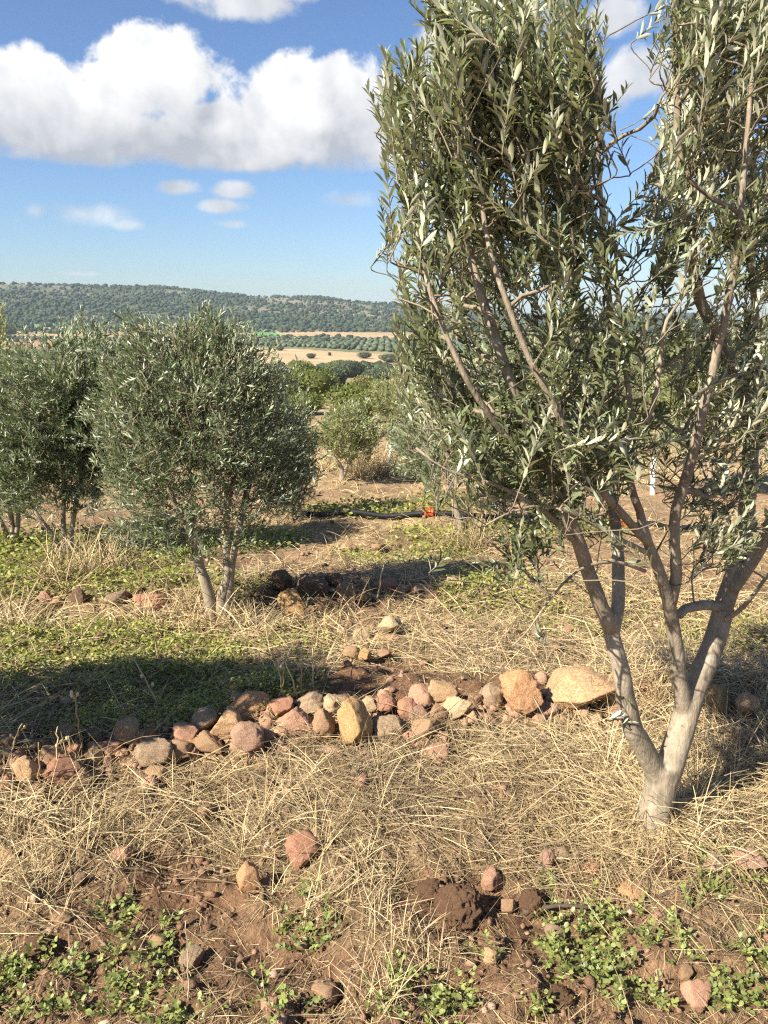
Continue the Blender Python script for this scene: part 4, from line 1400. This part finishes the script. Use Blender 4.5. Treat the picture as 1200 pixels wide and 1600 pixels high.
# rubble between the stones of the row
n = 420
qx_ = rng.uniform(-60, 1000, n)
qy_ = np.interp(qx_, [-60, 100, 250, 400, 560, 700, 1000], [1215, 1200, 1165, 1140, 1135, 1115, 1100]) + rng.normal(0, 22, n)
g = ground(qx_, qy_)
sz = .008 + .022 * rng.random(n) ** 2
bv, bf = ICO[1]
v = bv[None] * (1 + .8 * (rng.random((n, len(bv), 1)) - .5)) * sz[:, None, None] * np.stack([rng.uniform(.8, 1.5, n), rng.uniform(.8, 1.5, n), rng.uniform(.6, 1.1, n)], -1)[:, None] + (g + np.array([0, 0, .006]))[:, None]
me = mk_mesh('rubble', v.reshape(-1, 3), [(bf[None] + (np.arange(n) * len(bv))[:, None, None]).reshape(-1, 3)], None, False)
rb = obj('rubble', me, M_STONE, kind='stuff')
rb.color = (.36, .215, .135, 1)

# small stones and crumbs that nobody would count
n = 4200
a = rng.uniform(-.62, .62, n)
r = np.exp(rng.uniform(np.log(1.35), np.log(9.0), n))
x, y = r * np.sin(a), r * np.cos(a)
bv, bf = ICO[0]
sz = (0.0025 + 0.013 * rng.random(n) ** 5) * np.clip(r / 2.2, .8, 2.4)
jit = 1 + .9 * (rng.random((n, len(bv), 1)) - .5)
v = bv[None] * jit * sz[:, None, None] * np.stack([rng.uniform(.8, 1.4, n), rng.uniform(.8, 1.4, n), rng.uniform(.6, 1, n)], -1)[:, None]
v = v + np.stack([x, y, H(x, y) + sz * .3], -1)[:, None]
f = bf[None] + (np.arange(n) * len(bv))[:, None, None]
M_GRAVEL, t, b = material('gravel')
t.links.new(crmp(t, attr(t, 'rnd'), [(0, (0.12, 0.062, 0.035)), (.6, (0.19, 0.105, 0.062)), (.88, (0.30, 0.18, 0.115)), (1, (0.40, 0.29, 0.20))]), b.inputs['Base Color'])
b.inputs['Roughness'].default_value = .95
me = mk_mesh('gravel', v.reshape(-1, 3), [f.reshape(-1, 3)], {'rnd': np.repeat(rng.random(n), len(bv))}, False)
obj('gravel', me, M_GRAVEL, kind='stuff')
n = 12000
a = rng.uniform(-.62, .62, n)
r = np.exp(rng.uniform(np.log(1.25), np.log(2.6), n))
x, y = r * np.sin(a), r * np.cos(a)
clump = rng.random(n) < sst(-.25, .35, fb2(x * 4, y * 4, 91, 3))
x, y, r = x[clump], y[clump], r[clump]
n = len(x)
sz = 0.0015 + 0.011 * rng.random(n) ** 5
jit = 1 + .9 * (rng.random((n, len(bv), 1)) - .5)
v = bv[None] * jit * sz[:, None, None] * np.stack([rng.uniform(.6, 1.7, n), rng.uniform(.6, 1.7, n), rng.uniform(.5, 1, n)], -1)[:, None] + np.stack([x, y, H(x, y) + sz * .25], -1)[:, None]
f = bf[None] + (np.arange(n) * len(bv))[:, None, None]
me = mk_mesh('soil_crumbs', v.reshape(-1, 3), [f.reshape(-1, 3)], None, False)
obj('soil_crumbs', me, M_CLOD, kind='stuff')


# ------------------------------------------------------------------ straw and dry grass
def blades(P, az, e0, droop, L, W, S, rnd, lift=True, curl=None):
    """curved flat blades; e0 start elevation, droop added loss of elevation along the blade"""
    n = len(P)
    s = np.linspace(0, 1, S + 1)
    e = e0[:, None] - droop[:, None] * s[None]
    ca = az[:, None] + (0 if curl is None else curl[:, None] * s[None])
    st = (L / S)[:, None]
    dx, dy, dz = np.cos(e) * np.cos(ca) * st, np.cos(e) * np.sin(ca) * st, np.sin(e) * st
    C = np.stack([np.cumsum(dx, 1) - dx[:, :1], np.cumsum(dy, 1) - dy[:, :1], np.cumsum(dz, 1) - dz[:, :1]], -1) + P[:, None]
    hz = H(C[..., 0], C[..., 1]) + .004
    C[..., 2] = np.maximum(C[..., 2], hz)
    tilt = rng.uniform(-1, 1, n)
    wv = np.stack([-np.sin(az) * np.cos(tilt), np.cos(az) * np.cos(tilt), np.sin(tilt)], -1)
    wd = (W[:, None] * np.interp(s, [0, .7, 1], [1, .85, .15])[None])[..., None] * .5
    v = np.stack([C - wv[:, None] * wd, C + wv[:, None] * wd], 2).reshape(n, -1, 3)
    q = np.array([(2 * i, 2 * i + 1, 2 * i + 3, 2 * i + 2) for i in range(S)])
    f = (q[None] + (np.arange(n) * 2 * (S + 1))[:, None, None]).reshape(-1, 4)
    return v.reshape(-1, 3), f, np.repeat(rnd, 2 * (S + 1))


class Acc:
    def __init__(s):
        s.v, s.f, s.a, s.n = [], {}, [], 0

    def add(s, v, f, a):
        s.f.setdefault(f.shape[1], []).append(f + s.n)
        s.v.append(v)
        s.a.append(a)
        s.n += len(v)

    def obj(s, name, mat):
        me = mk_mesh(name, np.concatenate(s.v), [np.concatenate(q) for q in s.f.values()], {'rnd': np.concatenate(s.a)}, False)
        return obj(name, me, mat, kind='stuff')


def scatter(n, r0, r1, half=.60):
    n, half = int(n * 1.3), half * 1.3
    a_ = rng.uniform(-half, half, n)
    r_ = np.exp(rng.uniform(np.log(r0), np.log(r1), n))
    x_, y_ = r_ * np.sin(a_), r_ * np.cos(a_)
    z_ = H(x_, y_)
    P = np.stack([x_, y_, z_], -1)
    qx, qy, qf = proj(P)
    return P, qx, qy, r_


straw = Acc()
# lying straws
P, qx, qy, r_ = scatter(76000, 1.3, 7.5)
w = straw_w(qx, qy, P[:, 0], P[:, 1])
w = w * np.interp(fb2(P[:, 0] * 3.1, P[:, 1] * 3.1, 72, 2), [-.4, .3], [.3, 1.1])
k = rng.random(len(P)) < (w ** 1.6) * .9
P, r_ = P[k], r_[k]
n = len(P)
P[:, 2] += rng.uniform(.0, .05, n) * w[k]
L = rng.uniform(.04, .26, n) * np.clip(r_ / 2.2, 1, 1.6)
straw.add(*blades(P, rng.uniform(0, 2 * np.pi, n), rng.uniform(-.05, .5, n), rng.uniform(.0, .7, n), L, rng.uniform(.0012, .0028, n) * np.clip(r_ / 2.2, .8, 2.2), 3,
                  np.clip(rng.normal(.48, .24, n) + .45 * fb2(P[:, 0] * 1.1, P[:, 1] * 1.1, 73, 2), 0, 1), curl=rng.normal(0, .2, n)))
# fine litter
P, qx, qy, r_ = scatter(80000, 1.25, 6.5)
w = straw_w(qx, qy, P[:, 0], P[:, 1])
k = rng.random(len(P)) < .25 + .75 * w
P, r_ = P[k], r_[k]
n = len(P)
P[:, 2] += .002
straw.add(*blades(P, rng.uniform(0, 2 * np.pi, n), rng.uniform(-.1, .35, n), rng.uniform(0, .6, n), rng.uniform(.015, .075, n) * np.clip(r_ / 2.2, .8, 1.8),
                  rng.uniform(.0012, .003, n) * np.clip(r_ / 2.2, .8, 2.2), 1, np.clip(rng.normal(.36, .25, n), 0, 1)))
straw.obj('straw', M_STRAW)

grass = Acc()


def tufts(C, nb, Lm, Wm, e_lo, e_hi, droop, spread, bias_az=None, bias=0.0, S=4, tone=.6):
    nC = len(C)
    P = np.repeat(C, nb, 0)
    n = len(P)
    P[:, 0] += rng.normal(0, spread, n)
    P[:, 1] += rng.normal(0, spread, n)
    P[:, 2] = H(P[:, 0], P[:, 1]) - .005
    az = rng.uniform(0, 2 * np.pi, n)
    if bias_az is not None:
        ba = np.repeat(bias_az, nb)
        az = np.where(rng.random(n) < bias, ba + rng.normal(0, .5, n), az)
    Ls = np.repeat(Lm, nb) * rng.uniform(.45, 1.25, n)
    grass.add(*blades(P, az, rng.uniform(e_lo, e_hi, n), rng.uniform(*droop, n), Ls, np.repeat(Wm, nb) * rng.uniform(.7, 1.3, n), S,
                      np.clip(np.repeat(rng.normal(tone, .14, nC), nb) + rng.normal(0, .16, n), 0, 1), curl=rng.normal(0, .28, n)))


# the collapsed dry grass between the row of stones and the tall olive
P, qx, qy, r_ = scatter(5200, 1.9, 3.6)
w = straw_w(qx, qy, P[:, 0], P[:, 1]) * np.interp(qy, [1080, 1150, 1200, 1320, 1350], [.15, .35, 1, 1, .15])
w *= np.interp(fb2(P[:, 0] * 1.8, P[:, 1] * 1.8, 71, 2), [-.28, .3], [.03, 1.1]) * np.interp(qx, [0, 300, 430, 1000, 1250], [.45, .45, 1, 1, .8])
k = rng.random(len(P)) < w * .36
C = P[k]
tufts(C, 22, rng.uniform(.08, .24, len(C)), rng.uniform(.0013, .0022, len(C)), .15, 1.15, (.4, 1.7), .028, rng.normal(2.6, .9, len(C)), .5, 4, .62)
# around the trunk of the tall olive
C = tb[None] + np.stack([rng.normal(.05, .09, 26), rng.normal(-.03, .06, 26), np.zeros(26)], -1)
tufts(C, 22, rng.uniform(.12, .28, 26), rng.uniform(.002, .003, 26), .5, 1.4, (.4, 1.8), .02, None, 0, 5, .72)
# standing and half-lying tufts behind the row, out to the far side of the orchard
P, qx, qy, r_ = scatter(14500, 3.0, 19.0)
w = straw_w(qx, qy, P[:, 0], P[:, 1]) * np.interp(qy, [700, 760, 800, 830, 900, 940, 1080, 1120], [.8, .8, .35, .5, .35, .9, .8, .3])
k = rng.random(len(P)) < w * .5
C, r2 = P[k], r_[k]
tufts(C, 10, rng.uniform(.07, .20, len(C)), .0019 * r2 / 2.6, .5, 1.4, (.3, 1.8), .05, None, 0, 3, .58)
P, qx, qy, r_ = scatter(26000, 3.2, 14.0)
w = straw_w(qx, qy, P[:, 0], P[:, 1])
k = rng.random(len(P)) < w * .8
P, r2 = P[k], r_[k]
n = len(P)
grass.add(*blades(P, rng.uniform(0, 2 * np.pi, n), rng.uniform(0, .9, n), rng.uniform(.2, 1.2, n), rng.uniform(.08, .3, n), .0017 * r2 / 2.6 * rng.uniform(.7, 1.3, n), 2, np.clip(rng.normal(.55, .22, n), 0, 1)))
# tall grass clumps: left bottom, by the golden stone, yellow grass far back
for px, py, nb, L, sp, cnt, tn in ((60, 1325, 20, .2, .05, 5, .6), (540, 962, 26, .28, .02, 2, .62), (600, 742, 40, .6, .4, 24, .72), (575, 735, 40, .55, .4, 16, .72), (30, 985, 24, .3, .05, 8, .5),
                                   (20, 1395, 20, .22, .05, 8, .5), (130, 905, 34, .45, .12, 9, .62), (200, 900, 30, .4, .12, 6, .62), (740, 858, 34, .5, .1, 8, .55), (560, 1385, 26, .12, .06, 10, .68),
                                   (1010, 1075, 26, .3, .06, 12, .6), (945, 1112, 24, .22, .04, 8, .62), (560, 1590, 22, .16, .03, 3, .66), (640, 1475, 20, .12, .09, 9, .66), (1150, 1200, 24, .3, .12, 20, .5),
                                   (350, 985, 24, .26, .06, 8, .58), (285, 965, 24, .24, .12, 14, .55), (420, 1330, 24, .2, .1, 10, .6), (200, 1260, 24, .2, .12, 16, .6)):
    c0 = ground(np.array([float(px)]), np.array([float(py)]))[0]
    C = c0[None] + np.stack([rng.normal(0, sp * 1.6, cnt), rng.normal(0, sp, cnt), np.zeros(cnt)], -1)
    d = proj(c0)[2]
    tufts(C, nb, np.full(cnt, L), np.full(cnt, .0009 * d if d < 6 else .0006 * d), .7, 1.5, (.1, 1.5), .02 if d < 4 else .05, None, 0, 4, tn)
grass.obj('dry_grass', M_STRAW)

# ------------------------------------------------------------------ green weeds
weeds = Acc()
P, qx, qy, r_ = scatter(5200, 1.25, 2.3, .66)
w = ell(qx, qy, WEED) * (0.8 + 1.3 * fb2(P[:, 0] * 5, P[:, 1] * 5, 81, 2))
k = rng.random(len(P)) < w * .19
C = P[k]
print('weed plants', len(C))
ns = 5
Pl, Dl, Nl, Ll, Rl = [], [], [], [], []
stem_acc = Acc()
for _ in range(ns):
    n = len(C)
    az = rng.uniform(0, 2 * np.pi, n)
    el = rng.uniform(.1, 1.1, n)
    L = rng.uniform(.025, .075, n)
    d = np.stack([np.cos(az) * np.cos(el), np.sin(az) * np.cos(el), np.sin(el)], -1)
    rn = np.clip(rng.normal(.5, .25, n), 0, 1)
    P0 = C + np.array([0, 0, .0])
    stem_acc.add(*blades(P0, az, el, np.full(n, .2), L, np.full(n, .0016), 1, rng.random(n)))
    for s in (.35, .6, .85, 1.0):
        for sg in (-1, 1):
            side = np.stack([-np.sin(az), np.cos(az), np.zeros(n)], -1) * sg
            dl = norm(side * (1 if s < 1 else .4) + d * .6 + UP * .25 + rng.normal(0, .3, (n, 3)))
            nn = norm(UP + rng.normal(0, .4, (n, 3)))
            nn = norm(nn - dl * (nn * dl).sum(1, keepdims=True))
            Pl.append(P0 + d * (L * s)[:, None])
            Dl.append(dl)
            Nl.append(nn)
            Ll.append(rng.uniform(.007, .018, n))
            Rl.append(rn)
Pl, Dl, Nl, Ll, Rl = [np.concatenate(q) for q in (Pl, Dl, Nl, Ll, Rl)]
v, fs = leaf_arrays(Pl, Dl, Nl, Ll, Ll * .68, True)
me = mk_mesh('green_weeds', v, fs, {'rnd': np.repeat(np.clip(Rl + rng.normal(0, .15, len(Rl)), 0, 1), 8)}, True)
obj('green_weeds', me, M_WEED, kind='stuff')
M_WSTEM = straw_material('weed_stem', (0.20, 0.08, 0.05), (0.20, 0.16, 0.06), (0.16, 0.22, 0.06))
stem_acc.obj('weed_stems', M_WSTEM)
# creeping green cover behind the row and under the far trees
P, qx, qy, r_ = scatter(150000, 2.4, 15.0, .62)
w = green_w(qx, qy, P[:, 0], P[:, 1])
k = rng.random(len(P)) < w * 1.3
P, r_ = P[k], r_[k]
n = len(P)
P[:, 2] += rng.uniform(0, .05, n) * np.clip(r_ / 4, 1, 2)
d = norm(np.stack([rng.normal(0, 1, n), rng.normal(0, 1, n), rng.uniform(-.1, .9, n)], -1))
nn = norm(UP + rng.normal(0, .5, (n, 3)))
nn = norm(nn - d * (nn * d).sum(1, keepdims=True))
L = rng.uniform(.010, .022, n) * np.clip(r_ / 3, 1, 3)
v, fs = leaf_arrays(P, d, nn, L, L * .6, False)
me = mk_mesh('green_cover', v, fs, {'rnd': np.repeat(rng.random(n), 4)}, True)
obj('green_cover', me, M_COVER, kind='stuff')
print('cover', n)


# ------------------------------------------------------------------ tall dry stalks, sprig, stick
def stalk(px, py, dxp, hpx, label, seed, forks=3, w=3.0, name='dry_stalk', cat='dry stalk', group='tall dry stalks by the row of stones'):
    q = np.random.default_rng(seed)
    p = ground(np.array([float(px)]), np.array([float(py)]))[0]
    f = proj(p)[2] / FPX
    top = at(float(px + dxp), float(py - hpx), p[1] + q.uniform(-.05, .05))
    c_ = hermite(p - [0, 0, .02], (top - p) * np.array([.4, .4, 1.2]), top, (top - p) * np.array([1.5, 1.5, .8]), 9)
    mb = MB()
    c_[1:-1] += q.normal(0, .003, (7, 3))
    v, fs = tube(c_, np.linspace(w * f / 2, w * f / 4, 9), 5)
    rt = thing(name, p, label, cat, group)
    mb.add(v, fs, q.random())
    obj('stem', mb.mesh('stem', p), M_STALK, rt)
    for i in range(forks):
        k = int(q.integers(3, 8))
        b2 = c_[k] + norm(UP * .8 + q.normal(0, .6, 3)) * (hpx * f * q.uniform(.08, .22))
        m2 = MB()
        v, fs = tube(np.linspace(c_[k], b2, 4), np.linspace(w * f / 3, w * f / 6, 4), 4)
        m2.add(v, fs, q.random())
        bv_, bf_ = ICO[1]
        m2.add(bv_ * w * f * .8 * np.array([1, 1, 1.6]) + b2, [bf_], q.random())
        obj('twig', m2.mesh('twig', p), M_STALK, rt)
    return rt


st = [(128, 1172, -14, 88, 'reddish brown stalk with knobs rising against the left shade', 3), (90, 1215, 0, 80, 'pale stalk with a white tip in front of the rusty red stone', 2),
      (66, 1240, -6, 80, 'thin pale stalk left of the rusty red stone, in front', 1), (125, 1235, -18, 85, 'slanting stalk crossing the rusty red stone', 1), (443, 1085, -20, 70, 'leaning bare stalk behind the salmon red stone', 2),
      (464, 1088, -30, 75, 'left leaning stalk behind the rosy pink stone', 2), (490, 1082, -2, 70, 'straight stalk behind the grey brown rounded stone', 1), (470, 1086, 4, 52, 'short forked stalk in the shade behind the row', 3),
      (442, 1086, 0, 50, 'short upright stalk at the left of the stalks behind the row', 1), (250, 1110, -60, 100, 'long arching stalk over the shaded weeds', 2), (590, 938, 12, 62, 'thin stalk rising from the shaded stones', 0),
      (15, 1200, 20, 70, 'branching stalk at the left edge before the shade', 4), (113, 1400, 1, 150, 'long thin upright straw at lower left', 0), (295, 1560, -5, 120, 'pale upright straw at the lower left of the big clod', 0)]
for i, (px, py, dx, h, lab, fk) in enumerate(st):
    stalk(px, py, dx, h, lab, 900 + i, fk, 3.0 if i < 11 else 2.6)

p0, p1 = ground(np.array([815., 960.]), np.array([1432., 1428.]))
p2, p3 = ground(np.array([985.]), np.array([1426.]))[0], ground(np.array([1100.]), np.array([1392.]))[0]
mb = MB()
q_, _ = crom([p0 + [0, 0, .015], (p0 + p1) / 2 + [0, 0, .03], p1 + [0, 0, .01]], .03)
v, fs = tube(q_ + rng.normal(0, .0015, q_.shape), np.linspace(.007, .004, len(q_)), 7)
mb.add(v, fs)
o = obj('stick', mb.mesh('stick', p0), M_DEAD, loc=[float(v) for v in p0])
tag(o, 'dark dry stick lying right of the upright dark soil clod', 'stick')
mb = MB()
q_, _ = crom([p2 + [0, 0, .01], (p2 + p3) / 2 + [0, 0, .03], p3 + [0, 0, .02]], .03)
v, fs = tube(q_, np.linspace(.006, .003, len(q_)), 7)
mb.add(v, fs)
o = obj('stick', mb.mesh('stick', p2), M_DEAD, loc=[float(v) for v in p2])
tag(o, 'brown slanting stick under the low soil clod at lower right', 'stick')

# ------------------------------------------------------------------ irrigation pipe and its couplings
xs = np.array([455., 500, 550, 600, 640, 671, 720, 780, 850, 920, 976, 1040, 1120, 1230])
ys = np.array([803., 806, 807, 808, 807, 805, 806, 808, 811, 814, 816, 822, 834, 850])
pp = ground(xs, ys)
yy = np.interp(pp[:, 0], [pp[0, 0], pp[-1, 0]], [8.6, 7.6])
pp = np.stack([pp[:, 0] * yy / pp[:, 1], yy, H(pp[:, 0] * yy / pp[:, 1], yy)], -1)
q_, _ = crom(pp + [0, 0, .05], .08)
q_[:, 2] = np.maximum(q_[:, 2], H(q_[:, 0], q_[:, 1]) + .03)
rt = thing('irrigation_pipe', pp[0], 'black irrigation pipe lying across the orchard floor with orange couplings', 'pipe')
mb = MB()
v, fs = tube(q_, .029, 12)
mb.add(v, fs)
obj('hose', mb.mesh('hose', pp[0]), M_PIPE, rt)
for px in (671., 976.):
    k = int(np.argmin(np.abs(proj(q_)[0] - px)))
    mb = MB()
    d = norm(q_[k + 1] - q_[k - 1])
    c0 = q_[k]
    prof = [(-.05, .032), (-.049, .042), (-.03, .044), (-.028, .037), (.028, .037), (.03, .044), (.049, .042), (.05, .032)]
    v, fs = tube(np.array([c0 + d * a_ for a_, _b in prof]), np.array([b_ for _a, b_ in prof]), 14)
    mb.add(v, fs)
    bv_, bf_ = ICO[1]
    mb.add(bv_ * np.array([.018, .018, .022]) + c0 + [0, 0, .05], [bf_])
    obj('coupling', mb.mesh('coupling', pp[0], False), M_RED, rt)

# ------------------------------------------------------------------ white tree guards with saplings
for i, (px, py, h, w, lab) in enumerate([(1020, 772, 58, 9, 'white tree guard standing on bare soil right of the fork'), (902, 766, 52, 9, 'white tree guard seen through the middle of the tall olive'),
                                        (803, 740, 46, 8, 'white tree guard behind the left limbs of the tall olive'), (609, 738, 44, 7, 'white tree guard left of the tall olive leaves')]):
    p = ground(np.array([float(px)]), np.array([float(py)]))[0]
    f = proj(p)[2] / FPX
    Hh, r0 = h * f, w * f / 2
    lean = np.array([.06 * (i % 2 * 2 - 1), 0, 1.0]) * Hh
    rt = thing('tree_guard', p, lab, 'tree guard', 'white tube guards round saplings')
    mb = MB()
    outer = np.stack([p - [0, 0, .03], p + lean * .5, p + lean, p + lean * 1.0])
    v, fs = tube(np.concatenate([outer, (p + lean * .2)[None]]), np.array([r0, r0, r0 * 1.02, r0 * .9, r0 * .85]), 12, False)
    mb.add(v, fs)
    obj('tube', mb.mesh('tube', p), M_GUARD, rt)
    mb = MB()
    for zf in (.35, .75):
        v, fs = tube(np.stack([p + lean * zf, p + lean * (zf + .03)]), r0 * 1.07, 12, False)
        mb.add(v, fs)
    obj('tie', mb.mesh('tie', p), M_GUARD, rt)
    q = np.random.default_rng(60 + i)
    sp = thing('sapling', p, 'leafy sapling in the ' + lab, 'sapling', 'saplings in the white guards')
    tp = ell_tips(p + lean * 1.35, (Hh * .45, Hh * .45, Hh * .5), 46, q)
    grow_tree(sp, p, [(np.stack([p, p + lean * .6, p + lean * 1.4]), .012, .006)], tp, q, 5, 8, .2, .075, .8, .6, (M_BARK, M_TWIG, M_LEAF3), False, trunk_n=1, gap=.016, sides=(7, 3, 3))
print('main crown leaves', nleaf, 'objects', len(sc.objects), 'tris', sum(sum(len(p.vertices) - 2 for p in me.polygons) if len(me.polygons) < 2000 else len(me.loops) - 2 * len(me.polygons) for me in bpy.data.meshes))
